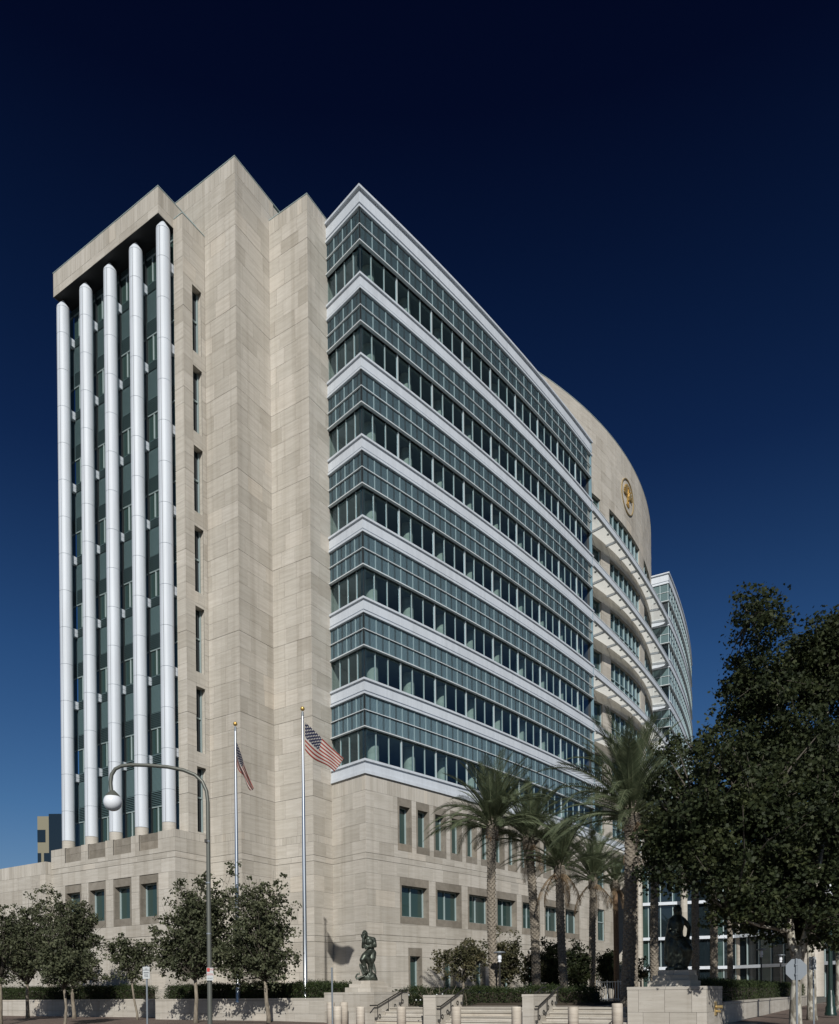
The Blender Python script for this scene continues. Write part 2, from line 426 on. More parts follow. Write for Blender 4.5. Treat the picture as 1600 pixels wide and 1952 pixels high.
for (a, b, z0, z1) in sl: pbox(body, 34.51, 34.9, 31.22, 31.90, prev, z0 - .02); prev = z1 + .02
pbox(body, 34.51, 34.9, 31.22, 31.90, prev, 46.15)
# cap
wall(mp_line(pq(35.18, 29.46), aV, nF), 0, 9.87, courses([45.7, 46.2, 47.19], ['h', 'v']), flip=True)
wall(mp_line(pq(35.18, 29.46), bV, nS), 0, 2.8, courses([45.7, 46.2, 47.19], ['h', 'v']))
wall(mp_line(pq(45.05, 29.46), bV, (-nS[0], -nS[1])), 0, 2.8, courses([45.7, 46.2, 47.19], ['h', 'v']), flip=True)
pbox(body, 35.24, 45.0, 29.51, 40, 45.72, 47.15); pbox(body, 36, 45.0, 31.3, 45, 10.6, 45.72)
sf = MB(); pbox(sf, 35.22, 45.03, 29.48, 31.0, 45.695, 45.715); sf.build('soffit_shade_panel', MT['soffitshade'], ct)  # thin sheet added under the cap, its shade painted in near-black
# annex at the far left
wall(mp_line(pq(46.04, 29.15), aV, nF), 0, 14, courses(LOW[:-2] + [9.4, 10.2], ['h'] * 10 + ['v']), flip=True)
wall(mp_line(pq(46.04, 29.15), bV, nS), 0, .42, courses(LOW[:-2] + [9.4, 10.2], ['h'] * 10 + ['v']))
pbox(body, 46.10, 60, 29.21, 40, 0, 10.17)
# wing base: return and long curved front with windows
bz = LOW + [10.46, 11.43, 12.37, 13.31, 14.216]; bk = ['h'] * (len(bz) - 2) + ['v']
c_wb = courses(bz, bk)
c_wb = [(a, b, 'h' if b < 14 else 'v') for a, b, k_ in c_wb]
UPW = [2.57 + 1.587 * i for i in range(13)]; LOWW = [2.70 + 3.172 * i for i in range(7)]; DRW = [3.36 + 3.172 * i for i in range(7)]
wops = [(s, s + 1.19, 10.15, 13.31) for s in UPW] + [(s, s + 2.53, 5.79, 8.58) for s in LOWW] + [(s, s + 1.2, .9, 4.35) for s in DRW]
FARW = [(27.85, 29.35, 5.9, 8.6), (27.85, 29.35, 10.2, 12.8)]
mp_arc = lambda s, off: arc(s, off - .03)
mp_ret = lambda s, off: ret(s, off - .03)
wall(mp_arc, .03, BASE_L, c_wb, wops + FARW)
wall(mp_ret, .03, RET_L + .02, c_wb, flip=True)
endn = (math.cos(ARC_A0 + BASE_L / ARC_R), math.sin(ARC_A0 + BASE_L / ARC_R)); e0 = arc(BASE_L, -.03); ein = (-math.sin(ARC_A0 + BASE_L / ARC_R), math.cos(ARC_A0 + BASE_L / ARC_R))
wall(lambda s, off: (e0[0] + ein[0] * s + endn[0] * off, e0[1] + ein[1] * s + endn[1] * off), 0, 4, c_wb)
def sector(mb, s0, s1, off0, off1, z0, z1, n=10, tone=.5, m=0):
    ss = [s0 + (s1 - s0) * i / n for i in range(n + 1)]
    rr = []
    for s in ss:
        a, b = arc(s, off0), arc(s, off1); rr.append([(a[0], a[1], z0), (b[0], b[1], z0), (b[0], b[1], z1), (a[0], a[1], z1)])
    mb.rings(rr, tone, m)
inn = [ret(s, -.06) for s in (0.06, RET_L)]
body2 = MB()
sector(body2, .06, BASE_L, -.55, -14, 0, 14.2)
def fill_between(mb, holes, z0, z1):
    x = .06
    for a, b in holes:
        if a - x > .03: sector(mb, x, a - .02, -.09, -.56, z0, z1, 2)
        x = b + .02
    sector(mb, x, BASE_L - .06, -.09, -.56, z0, z1, 4)
far = (27.85, 29.35)
fill_between(body2, [(s, s + 1.2) for s in DRW], 0, 4.37); fill_between(body2, [], 4.37, 5.75)
fill_between(body2, [(s, s + 2.53) for s in LOWW] + [far], 5.75, 8.62); fill_between(body2, [], 8.62, 10.1)
fill_between(body2, [(s, s + 1.19) for s in UPW] + [far], 10.1, 13.33); fill_between(body2, [], 13.33, 14.2)
# drum: bold stone cylinder behind the canopies
def dl(az0, az1): return lambda s, off: drum(az0 + s, off)
def drum_wall(az0, az1, zz, openings):
    for i in range(len(zz) - 1):
        z0, z1 = zz[i], zz[i + 1]; a = az0
        while a < az1 - .01:
            wd = rnd.choice((1.3, 1.6, 1.9, 1.1)) * 180 / PI / DR_R
            b = min(a + wd, az1)
            if az1 - b < .4: b = az1
            base = rnd.betavariate(2.2, 2.2)
            rs = [(a, b, z0, z1)]
            for o in openings: rs = rect_sub(rs, o)
            for (c, d, e, f) in rs:
                if d - c < .08 or f - e < .05: continue
                g = .014 * 180 / PI / DR_R / 2
                off = rnd.uniform(-.003, .004)
                n = max(1, int((d - c) / 2.2))
                pa, pb = drum(c, -.045), drum(d, -.045)
                core.poly([(pa[0], pa[1], e), (pb[0], pb[1], e), (pb[0], pb[1], f), (pa[0], pa[1], f)], .3)
                STONES.append((drum(c + g, off), drum(d - g, off), drum(c + g, -.03), drum(d - g, -.03), e + .004, f - .004, 'h', base, False))
            a = b
dz = [12.8 + .9276 * i for i in range(44)] ; dz = [z for z in dz if z < 52.6] + [53.2]
dop = []
for kf in range(-1, 7):
    T = F0 + ST * kf
    hd = T + 3.28
    for (a, b) in ((38.0, 47.55), (49.72, 60.3), (62.6, 73.0)): dop.append((a, b, T + (.75 if kf < 6 else .75), hd))
drum_wall(33.0, 84.0, dz, dop)
dr = MB()
N_ = 40
dr.rings([[(*drum(33 + 51 * i / N_, -.75), z) for z in (12.8, 53.15)] + [(*drum(33 + 51 * i / N_, -4), 53.15), (*drum(33 + 51 * i / N_, -4), 12.8)] for i in range(N_ + 1)], .4)
for (z0, z1) in [(12.8, F0 + .7 - ST)] + [(F0 + ST * k_ + 3.3, F0 + ST * (k_ + 1) + .73) for k_ in range(-1, 6)] + [(F0 + ST * 6 + 3.3, 53.15)]:
    dr.rings([[(*drum(33 + 51 * i / N_, -.06), z0), (*drum(33 + 51 * i / N_, -.06), z1), (*drum(33 + 51 * i / N_, -.8), z1), (*drum(33 + 51 * i / N_, -.8), z0)] for i in range(N_ + 1)], .4)
for (a, b) in ((33, 38), (47.57, 49.7), (60.32, 62.58), (73.02, 84)):
    dr.rings([[(*drum(a + (b - a) * i / 6, -.06), 12.8), (*drum(a + (b - a) * i / 6, -.06), 53.1), (*drum(a + (b - a) * i / 6, -.8), 53.1), (*drum(a + (b - a) * i / 6, -.8), 12.8)] for i in range(7)], .4)
dr.build('drum_core', MT['stone'], ct)
body.build('pier_core', MT['stone'], ct); body2.build('wing_base_core', MT['stone'], ct)
# --- emit the stones: the 300 that show largest one by one, the rest joined
def stone_geo(mb, S, m=0):
    A, B_, A2, B2, z0, z1, kind, base, flip = S
    o = [(A[0], A[1], z0), (B_[0], B_[1], z0), (B_[0], B_[1], z1), (A[0], A[1], z1)]; i_ = [(A2[0], A2[1], z0), (B2[0], B2[1], z0), (B2[0], B2[1], z1), (A2[0], A2[1], z1)]
    fs = [o] + [[i_[k], i_[(k + 1) % 4], o[(k + 1) % 4], o[k]] for k in range(4)]
    for f in fs: mb.poly(f[::-1] if flip else f, base, m)
def parea(S):
    A, B_, _, _, z0, z1 = S[:6]
    q = [topx((A[0], A[1], z0)), topx((B_[0], B_[1], z0)), topx((B_[0], B_[1], z1)), topx((A[0], A[1], z1))]
    cx_ = sum(p[0] for p in q) / 4; cy_ = sum(p[1] for p in q) / 4
    if not (-5 < cx_ < 1300 and 250 < cy_ < 1870): return 0
    if S[6] == 'v': return 0
    return abs(sum(q[i][0] * q[(i + 1) % 4][1] - q[(i + 1) % 4][0] * q[i][1] for i in range(4))) / 2
STONES.sort(key=parea, reverse=True)
for S in STONES[:298]:
    mb = MB(); stone_geo(mb, S); mb.build('stone_panel', MT['stone'] if S[6] != 'v' else MT['stonev'], ct)
rest = MB()
for S in STONES[298:]: stone_geo(rest, S, 1 if S[6] == 'v' else 0)
rest.build('stone_cladding', [MT['stone'], MT['stonev']], ct, kind='stuff')
core.build('wall_joint', MT['joint'], ct)
print('stones', len(STONES))
# copings
cp = MB()
def cop(p0, p1, q0, q1, z): pbox(cp, p0 - .02, p1, q0 - .02, q1, z, z + .045)
cop(31.96, 38.4, 32.2, 46, 49.5); cop(29.0, 31.93, 35.01, 46, 48.15); cop(35.18, 45.07, 29.46, 40, 47.19); cop(34.45, 35.14, 30.54, 33, 46.2)
for a, b in ((33, 84),):
    cp.rings([[(*drum(a + (b - a) * i / 50, .02), 53.2), (*drum(a + (b - a) * i / 50, .02), 53.25), (*drum(a + (b - a) * i / 50, -4), 53.25), (*drum(a + (b - a) * i / 50, -4), 53.2)] for i in range(51)])
cp.build('coping', MT['alum'], ct)

# ---- base windows: brown stone surround with deep reveals, green frame, dark pane
def base_window(mp, s0, s1, z0, z1, lint, sill, jamb, depth, mull, name='window', flip=False, transom=None):
    fr = MB(); a, b, c, d = s0 + jamb, s1 - jamb, z0 + sill, z1 - lint
    def P(s, off, z): x, y = mp(s, off); return (x, y, z)
    def blk(sa, sb, za, zb, tone):
        rr = [[P(sa, .004, za), P(sa, -depth - .1, za), P(sa, -depth - .1, zb), P(sa, .004, zb)], [P(sb, .004, za), P(sb, -depth - .1, za), P(sb, -depth - .1, zb), P(sb, .004, zb)]]
        fr.rings(rr, tone)
    g = .006; ncut = 2 if s1 - s0 > 2 else 1
    for i in range(ncut):
        w_ = (s1 - s0) / ncut
        blk(s0 + w_ * i + g, s0 + w_ * (i + 1) - g, d, z1 - g, rnd.random()); 
        if sill > 0: blk(s0 + w_ * i + g, s0 + w_ * (i + 1) - g, z0 + g, c, rnd.random())
    zc = c
    while zc < d - .01:
        zn = min(zc + 1.05, d)
        if d - zn < .3: zn = d
        blk(s0 + g, a, zc + .004, zn - .004, rnd.random()); blk(b, s1 - g, zc + .004, zn - .004, rnd.random()); zc = zn
    wn = fr.build(name, MT['brown'], ct)
    gl = MB(); gl.poly([P(a, -depth, c), P(b, -depth, c), P(b, -depth, d), P(a, -depth, d)][::(-1 if flip else 1)]); gl.build('pane', MT['glassg'], wn)
    fm = MB()
    def bar(sa, sb, za, zb): fm.rings([[P(sa, -depth + .07, za), P(sa, -depth - .02, za), P(sa, -depth - .02, zb), P(sa, -depth + .07, zb)], [P(sb, -depth + .07, za), P(sb, -depth - .02, za), P(sb, -depth - .02, zb), P(sb, -depth + .07, zb)]])
    for s in [a, b - .07] + mull: bar(s, s + .07, c, d)
    bar(a + .071, b - .071, d - .06, d); bar(a + .071, b - .071, c, c + .06)
    if transom: bar(a + .071, b - .071, transom, transom + .09)
    fm.build('window_frame', MT['alum'], wn)
    return wn
mpw = lambda s, off: arc(s, off - .03)
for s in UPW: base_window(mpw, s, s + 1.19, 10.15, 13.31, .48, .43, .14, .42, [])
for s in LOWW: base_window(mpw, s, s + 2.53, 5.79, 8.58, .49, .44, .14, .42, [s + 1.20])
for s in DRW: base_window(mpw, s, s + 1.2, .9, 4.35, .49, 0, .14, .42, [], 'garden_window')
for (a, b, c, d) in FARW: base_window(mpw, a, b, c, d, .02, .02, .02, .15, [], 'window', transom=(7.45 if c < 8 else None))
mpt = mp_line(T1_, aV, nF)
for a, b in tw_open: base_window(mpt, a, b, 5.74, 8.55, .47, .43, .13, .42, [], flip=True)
for a, b in tw_open:
    mb = MB()
    pts = lambda s, off, z: (*mpt(s, off), z)
    for z0, z1 in ((10.015, 10.505), (10.515, 10.94)):
        mb.rings([[pts(a + .008, -.10, z0), pts(a + .008, -.20, z0), pts(a + .008, -.20, z1), pts(a + .008, -.10, z1)], [pts(b - .008, -.10, z0), pts(b - .008, -.20, z0), pts(b - .008, -.20, z1), pts(b - .008, -.10, z1)]], rnd.random())
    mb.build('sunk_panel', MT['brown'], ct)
# slit windows
mps = mp_line(PT, bV, nS)
for (a, b, z0, z1) in sl:
    fr = MB(); P = lambda s, off, z: (*mps(s, off), z)
    gl = MB(); gl.poly([P(a, -.38, z0), P(b, -.38, z0), P(b, -.38, z1), P(a, -.38, z1)])
    for s in (a, b - .06): fr.rings([[P(s, -.30, z0), P(s, -.39, z0), P(s, -.39, z1), P(s, -.30, z1)], [P(s + .06, -.30, z0), P(s + .06, -.39, z0), P(s + .06, -.39, z1), P(s + .06, -.30, z1)]])
    zt = z0 + (z1 - z0) * .54
    fr.rings([[P(a + .061, -.31, zt), P(a + .061, -.39, zt), P(a + .061, -.39, zt + .08), P(a + .061, -.31, zt + .08)], [P(b - .061, -.31, zt), P(b - .061, -.39, zt), P(b - .061, -.39, zt + .08), P(b - .061, -.31, zt + .08)]])
    f_ = fr.build('slit_window', MT['alum'], ct); gl.build('pane', MT['glassd'], f_)

# ---- tower columns, brackets and the glazed wall behind them
COLK = [.93, 3.29, 5.65, 7.99, 10.33]
for k_ in COLK:
    x, y = pq(TK(k_), 29.95); cb = MB()
    cb.lathe([(.385, 10.955), (.385, 11.425)], (x, y, 0), 28)
    base_ = cb.build('column_base', MT['stone'], ct); smooth_by_angle(base_)
    cm = MB(); z = 11.435
    js = [z] + [15.62 + 2.319 * i - 2.319 for i in range(0, 14)] + [45.12]
    js = [j for j in js if j <= 45.2]
    for i in range(len(js) - 1): 
        if js[i + 1] - js[i] > .1: cm.lathe([(.36, js[i]), (.385, js[i] + .012), (.385, js[i + 1] - .012), (.36, js[i + 1])], (x, y, 0), 28)
    sm = MB(); fx, fy = x - .385 * .52 , y - .385 * .85
    cm.lathe([(.385, 45.13), (.37, 45.24), (.06, 45.72)], (x, y, 0), 28)
    co = cm.build('column', MT['white'], ct); smooth_by_angle(co)
    se = MB(); px_, py_ = -x / math.hypot(x, y), -y / math.hypot(x, y)
    dx_, dy_ = -Bx * .80 + .30 * By, -By * .80 - .30 * Bx; n_ = math.hypot(dx_, dy_); dx_ /= n_; dy_ /= n_
    se.prism([(x + dx_ * .384 - dy_ * .008, y + dy_ * .384 + dx_ * .008), (x + dx_ * .387 - dy_ * .008, y + dy_ * .387 + dx_ * .008), (x + dx_ * .387 + dy_ * .008, y + dy_ * .387 - dx_ * .008), (x + dx_ * .384 + dy_ * .008, y + dy_ * .384 - dx_ * .008)], 11.44, 45.12)
    se.build('column_seam', MT['joint'], co)
    for n in range(-1, 7):
        zc = F0 + ST * n + .50
        if zc < 11.6: continue
        bk_ = MB()
        for z0, z1 in ((zc - .24, zc - .008), (zc + .008, zc + .24)): pbox(bk_, TK(k_) - .12, TK(k_) + .12, 30.25, 30.72, z0, z1)
        bk_.build('bracket', MT['white'], co)
G = 30.70
tg = MB(); lines = MB()
bays = [(35.2, TK(3.29))] + [(TK(COLK[i]), TK(COLK[i + 1])) for i in range(1, 4)] + [(TK(10.33), 46.0)]
for n in range(-1, 7):
    F = F0 + ST * n
    for (p0, p1) in bays:
        for (za, zb, kind) in ((F + .27, F + .82, 'l'), (F + .82, F + 2.33, 'w'), (F + 2.33, F + 3.27, 'l'), (F + 3.27, F + ST + .27, 'p')):
            za, zb = max(za, 10.95), min(zb, 45.68)
            if zb - za < .06: continue
            if kind == 'w':
                mb = MB(); mb.poly([V3(p0 + .06, G, za), V3(p1 - .06, G, za), V3(p1 - .06, G, zb), V3(p0 + .06, G, zb)][::-1])
                o = mb.build('tower_window', MT['glassg'], ct)
                fm = MB(); pbox(fm, p1 - .62, p1 - .55, G - .05, G - .004, za, zb); pbox(fm, p0 + .06, p1 - .06, G - .06, G - .004, zb - .05, zb)
                fm.build('window_frame', MT['alum'], o)
            else:
                mb = MB(); step = .105 if kind == 'l' else .066
                pbox(mb, p0 + .04, p1 - .04, G, G + .05, za, zb, .5, 1)
                z = za + .02
                while z < zb - .04:
                    h = .05 if kind == 'l' else .048
                    mb.rings([[V3(p0 + .05, G - .002, z + h), V3(p0 + .05, G - (.07 if kind == 'l' else .02), z), V3(p0 + .05, G - (.07 if kind == 'l' else .02), z + .022), V3(p0 + .05, G - .002, z + h + .01)], [V3(p1 - .05, G - .002, z + h), V3(p1 - .05, G - (.07 if kind == 'l' else .02), z), V3(p1 - .05, G - (.07 if kind == 'l' else .02), z + .022), V3(p1 - .05, G - .002, z + h + .01)]], .5, 0)
                    z += step
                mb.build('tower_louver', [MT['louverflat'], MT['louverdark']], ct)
mu = MB()
for k_ in COLK[1:4]: pbox(mu, TK(k_) - .045, TK(k_) + .045, G - .1, G + .02, 10.95, 45.68)
mu.build('tower_mullion', MT['slot'], ct)

# ---- glazed wing
MOD = WING_L / 26.55
def samp(kind, s, off):
    return ret(s, off) if kind == 'R' else corner(off) if kind == 'C' else arc(s, off)
def band(name, pts, prof, T, mt, parent, z_abs=False):
    mb = MB(); mb.rings([[(*samp(k_, s, off), T + z) for off, z in prof] for k_, s in pts], rnd.random()); return mb.build(name, mt, parent)
PR = [(-.3, -.002), (.07, -.002), (.07, -.12), (-.04, -.12), (-.04, -.22), (0, -.22), (0, -.70), (-.06, -.70), (-.06, -.80), (.055, -.80), (.055, -.92), (-.3, -.92)]
PR_ROOF = [(-.5, 0), (.10, 0), (.10, -.13), (-.05, -.13), (-.05, -.33), (0, -.33), (0, -.90), (-.06, -.90), (-.06, -1.1), (.06, -1.1), (.06, -1.22), (-.5, -1.22)]
PR_BASE = [(-.3, -.002), (.07, -.002), (.07, -.14), (-.04, -.14), (-.04, -.25), (.02, -.25), (.02, -.67), (.08, -.67), (.08, -.868), (-.2, -.868)]
TOPS = [F0 + ST * k_ for k_ in range(7)] + [47.874]
for it, T in enumerate(TOPS):
    prof = PR_BASE if it == 0 else PR_ROOF if it == 7 else PR
    g = .006
    band('fascia_panel', [('R', RET_L - .01), ('R', .9 + g)], prof, T, MT['white'], ct)
    band('fascia_panel', [('R', .9 - g), ('C', 0), ('A', .7), ('A', 2.05 - g)], prof, T, MT['white'], ct)
    s = 2.05
    while s < WING_L - .05:
        e = min(s + 3.09, WING_L + .25)
        if WING_L - e < .8: e = WING_L + .25
        band('fascia_panel', [('A', s + g), ('A', (s + e) / 2), ('A', e - g)], prof, T, MT['white'], ct); s = e
full = [('R', RET_L - .01), ('R', 1.5), ('C', 0)] + [('A', WING_L * i / 27) for i in range(1, 28)]
# unit meshes: louver panel, pane, mullions (local: x along the wall, y outwards, z up)
def louver_mesh(wd, h, pitch):
    mb = MB(); mb.box((.012, -.05, 0), (wd - .012, -.03, h), .5, 1)
    z = .02
    while z < h - pitch * .6:
        mb.rings([[(.012, -.028, z + .042), (.012, 0, z), (.012, 0, z + .016), (.012, -.028, z + .055)], [(wd - .012, -.028, z + .042), (wd - .012, 0, z), (wd - .012, 0, z + .016), (wd - .012, -.028, z + .055)]], .5, 0)
        z += pitch
    for dx in (-.04, .04): mb.box((wd / 2 + dx - .014, -.02, .01), (wd / 2 + dx + .014, .006, h - .01), .5, 2)
    return mb.build('louver_panel', [MT['louver'], MT['louverdark'], MT['slot']], link=False)
def pane_mesh(wd, h):
    mb = MB(); mb.poly([(0, 0, 0), (0, 0, h), (wd, 0, h), (wd, 0, 0)]); return mb.build('window_pane', MT['glass'], link=False)
def bar_mesh(wd, d, h, m):
    mb = MB(); mb.box((-wd / 2, -.05, 0), (wd / 2, d, h)); return mb.build('mullion', m, link=False)
def mtx(A, B_, z):
    t = Vector((B_[0] - A[0], B_[1] - A[1], 0)).normalized(); n = Vector((t.y, -t.x, 0))
    return Matrix(((t.x, n.x, 0, A[0]), (t.y, n.y, 0, A[1]), (0, 0, 1, z), (0, 0, 0, 1)))
RM = RET_L / 4
MT['lmul2'] = mat('major_mullion', (.42, .48, .49), .35)
mods = [('R', RM * (i + 1), RM * i) for i in range(4)][::-1] + [('A', MOD * i, MOD * (i + 1)) for i in range(26)]
lvm = {}; stuffL = []
h1, h2 = .905, .86
LM = {(kd, r): louver_mesh(w_, h_, .066) for kd, w_ in (('R', RM), ('A', MOD)) for r, h_ in ((0, h1), (1, h2))}
PM = {'R': pane_mesh(RM, 1.80), 'A': pane_mesh(MOD, 1.80)}
MU1, MU2, MUF = bar_mesh(.05, .03, 1.78, MT['alum']), bar_mesh(.075, .06, 1.78, MT['lmul2']), bar_mesh(.06, .012, 1.86, MT['lmul'])
nl = 0; Lrest = MB()
def side(kd, a, b, off): return (ret(a, off), ret(b, off)) if kd == 'R' else (arc(a, off), arc(b, off))
for n in range(7):
    F = F0 + ST * n
    for im, (kd, a, b) in enumerate(mods):
        A, B_ = side(kd, a, b, -.20)
        put('window_pane', PM[kd], ct, mtx(A, B_, F + .005))
        A, B_ = side(kd, a, b, -.075)
        for r, z in ((0, F + 1.885), (1, F + 2.84)):
            if nl < 300 and not (kd == 'A' and a > MOD * 19.5): put('louver_panel', LM[(kd, r)], ct, mtx(A, B_, z)); nl += 1
            else:
                me = LM[(kd, r)]; M_ = mtx(A, B_, z); base = len(Lrest.v)
                Lrest.v += [tuple(M_ @ v.co) for v in me.vertices]
                for p_ in me.polygons: Lrest.f.append(tuple(base + i for i in p_.vertices)); Lrest.t.append(.5); Lrest.m.append(p_.material_index)
        s_ = a if kd == 'A' else a
        if not (kd == 'A' and im == 4):
            big = (kd == 'A' and (im - 4) % 3 == 0) or kd == 'R'
            P = side(kd, a, b, -.20); put('mullion', (MU1 if not big else (MU2 if kd == 'A' else MU1)), ct, mtx(P[0], P[1], F + .005))
    band('sill_rail', full, [(-.3, -.06), (.05, -.06), (.05, 0), (-.3, 0)], F + 1.88, MT['rail'], ct)
    band('middle_rail', full, [(-.08, -.02), (.012, -.02), (.012, .02), (-.08, .02)], F + 2.815, MT['rail'], ct)
    vb = MB()
    for im, (kd, a, b) in enumerate(mods):
        if kd == 'A' and a == 0: continue
        P = side(kd, a, b, -.068); M_ = mtx(P[0], P[1], F + 1.885); me = MUF; base = len(vb.v)
        vb.v += [tuple(M_ @ v.co) for v in me.vertices]
        for p_ in me.polygons: vb.f.append(tuple(base + i for i in p_.vertices)); vb.t.append(.5); vb.m.append(0)
    cpt = mtx(ret(0.06, -.03), ret(0, -.03), F + 1.885)
    vb.build('louver_mullion', MT['lmul'], ct, kind='stuff')
    # corner post, slab, ceiling
    cb = MB(); x, y = corner(-.03); cb.prism([(x - .05, y), (x, y - .05), (x + .05, y), (x, y + .05)], F + 1.88, F + 3.72, .5)
    x, y = corner(-.2); cb.prism([(x - .035, y), (x, y - .035), (x + .035, y), (x, y + .035)], F, F + 1.8, .5)
    cb.build('corner_post', MT['slot'], ct)
    sl_ = MB(); zt = F + ST - .02 if n < 6 else 47.86
    rr = [[(*ret(RET_L, -.14), z) for z in (F + 1.86, zt)] + [(*ret(RET_L, -6), z) for z in (zt, F + 1.86)]]
    ring = [('A', WING_L * i / 12) for i in range(13)]
    outer = [ret(RET_L, -.14), corner(-.14)] + [arc(s, -.14) for _, s in ring[1:]] + [(arc(WING_L, -9)), arc(WING_L * .5, -9), arc(4, -9), ret(RET_L + 4, -.14)]
    sl_.prism(outer, F + 1.82, zt)
    sl_.build('floor_slab', MT['ceil'], ct)
if Lrest.f: Lrest.build('louver_strip', [MT['louver'], MT['louverdark'], MT['slot']], ct, kind='stuff')
fl = MB(); fl.prism([ret(RET_L, -.14), corner(-.14)] + [arc(WING_L * i / 12, -.14) for i in range(1, 13)] + [arc(WING_L, -9), arc(WING_L * .5, -9), arc(4, -9), ret(RET_L + 4, -.14)], 14.25, 15.07)
fl.build('floor_slab', MT['ceil'], ct)
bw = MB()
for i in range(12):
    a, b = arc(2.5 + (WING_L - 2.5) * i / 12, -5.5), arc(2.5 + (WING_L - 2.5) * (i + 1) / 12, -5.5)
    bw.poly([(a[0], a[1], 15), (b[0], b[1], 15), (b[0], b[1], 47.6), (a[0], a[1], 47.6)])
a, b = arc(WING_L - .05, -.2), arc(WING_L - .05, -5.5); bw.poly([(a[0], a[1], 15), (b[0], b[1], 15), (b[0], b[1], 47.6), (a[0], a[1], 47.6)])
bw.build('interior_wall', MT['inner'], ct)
for i in range(9):
    x, y = arc(1.56 + MOD * 3 * i, -1.05)
    if 1.56 + MOD * 3 * i > WING_L - .6: break
    mb = MB()
    for n in range(7): mb.lathe([(.37, F0 + ST * n), (.37, F0 + ST * n + 1.83)], (x, y, 0), 18)
    o = mb.build('interior_column', MT['conc'], ct); smooth_by_angle(o)
ew = MB(); a, b = arc(WING_L, .02), arc(WING_L, -6); a2, b2 = arc(WING_L + .06, .02), arc(WING_L + .06, -6)
ew.prism([a, b, b2, a2], 15.0, 47.85); ew.build('end_wall', MT['louver'], ct)

# ---- glass canopies across the drum
NC = 8
can_s0, can_s1 = WING_L + .06, (61.28 - 44.96) * PI / 180 * ARC_R
for it in range(7):
    T = TOPS[it]
    cf = MB()
    ss = [can_s0 + (can_s1 - can_s0) * i / 24 for i in range(25)]
    cf.rings([[(*arc(s, off), T + z) for off, z in ((0, -.22), (0, -.70), (-.22, -.70), (-.22, -.22))] for s in ss])
    cano = cf.build('canopy', MT['white'], ct)
    rail_ = MB()
    rail_.rings([[(*arc(s, off), T + z) for off, z in ((.03, -.14), (.03, -.21), (-.16, -.21), (-.16, -.14))] for s in ss]); rail_.build('canopy_rail', MT['rail'], cano)
    def back(s):
        x, y = arc(s, 0); az = math.degrees(math.atan2(x - DR_C[0], -(y - DR_C[1]))); return drum(az, .02)
    for i in range(NC + 1):
        s = can_s0 + .35 + (can_s1 - can_s0 - .7) * i / NC
        A = arc(s, -.22); Bk = back(s); L = math.hypot(A[0] - Bk[0], A[1] - Bk[1])
        t = ((Bk[0] - A[0]) / L, (Bk[1] - A[1]) / L); n_ = (-t[1] * .055, t[0] * .055)
        mb = MB(); mb.prism([(A[0] - n_[0], A[1] - n_[1]), (A[0] + n_[0], A[1] + n_[1]), (Bk[0] + n_[0], Bk[1] + n_[1]), (Bk[0] - n_[0], Bk[1] - n_[1])], T - .58, T - .40)
        mb.build('canopy_rib', MT['white'], cano)
        if i < NC:
            s2 = can_s0 + .35 + (can_s1 - can_s0 - .7) * (i + 1) / NC
            mb = MB(); mid = (s + s2) / 2
            top = [(*arc(q_, -.22), T - .385) for q_ in (s + .08, mid, s2 - .08)]; bot = [(*back(q_), T - .385) for q_ in (s2 - .08, mid, s + .08)]
            mb.poly(top + bot); mb.build('canopy_pane', MT['frit'], cano)
            lb = MB(); c_ = Vector(arc(mid, -.5)); lb.box((c_.x - .09, c_.y - .09, T - .52), (c_.x + .09, c_.y + .09, T - .43)); lb.build('canopy_light', MT['rail'], cano)
# drum windows: recessed strips between the canopies
for (az0, az1, z0, z1) in dop:
    if az1 < 40: continue
    gl = MB(); n = max(2, int((az1 - az0) / 1.5)); P = lambda a, o, z: (*drum(a, o), z)
    for i in range(n):
        a, b = az0 + (az1 - az0) * i / n, az0 + (az1 - az0) * (i + 1) / n
        gl.poly([P(a, -.28, z0), P(b, -.28, z0), P(b, -.28, z1), P(a, -.28, z1)])
    fr = MB()
    for i in range(n + 1):
        a = az0 + (az1 - az0) * i / n; d_ = .022 * 180 / PI / DR_R
        fr.rings([[P(a - d_, -.16, z0), P(a + d_, -.16, z0), P(a + d_, -.29, z0), P(a - d_, -.29, z0)], [P(a - d_, -.16, z1), P(a + d_, -.16, z1), P(a + d_, -.29, z1), P(a - d_, -.29, z1)]])
    for z in (z0 + (z1 - z0) * .36,):
        fr.rings([[P(az0 + (az1 - az0) * i / n, o, z + h) for o, h in ((-.17, 0), (-.17, .07), (-.29, .07), (-.29, 0))] for i in range(n + 1)])
    f_ = fr.build('strip_window', MT['lmul'], ct); gl.build('pane', MT['glassg'], f_)
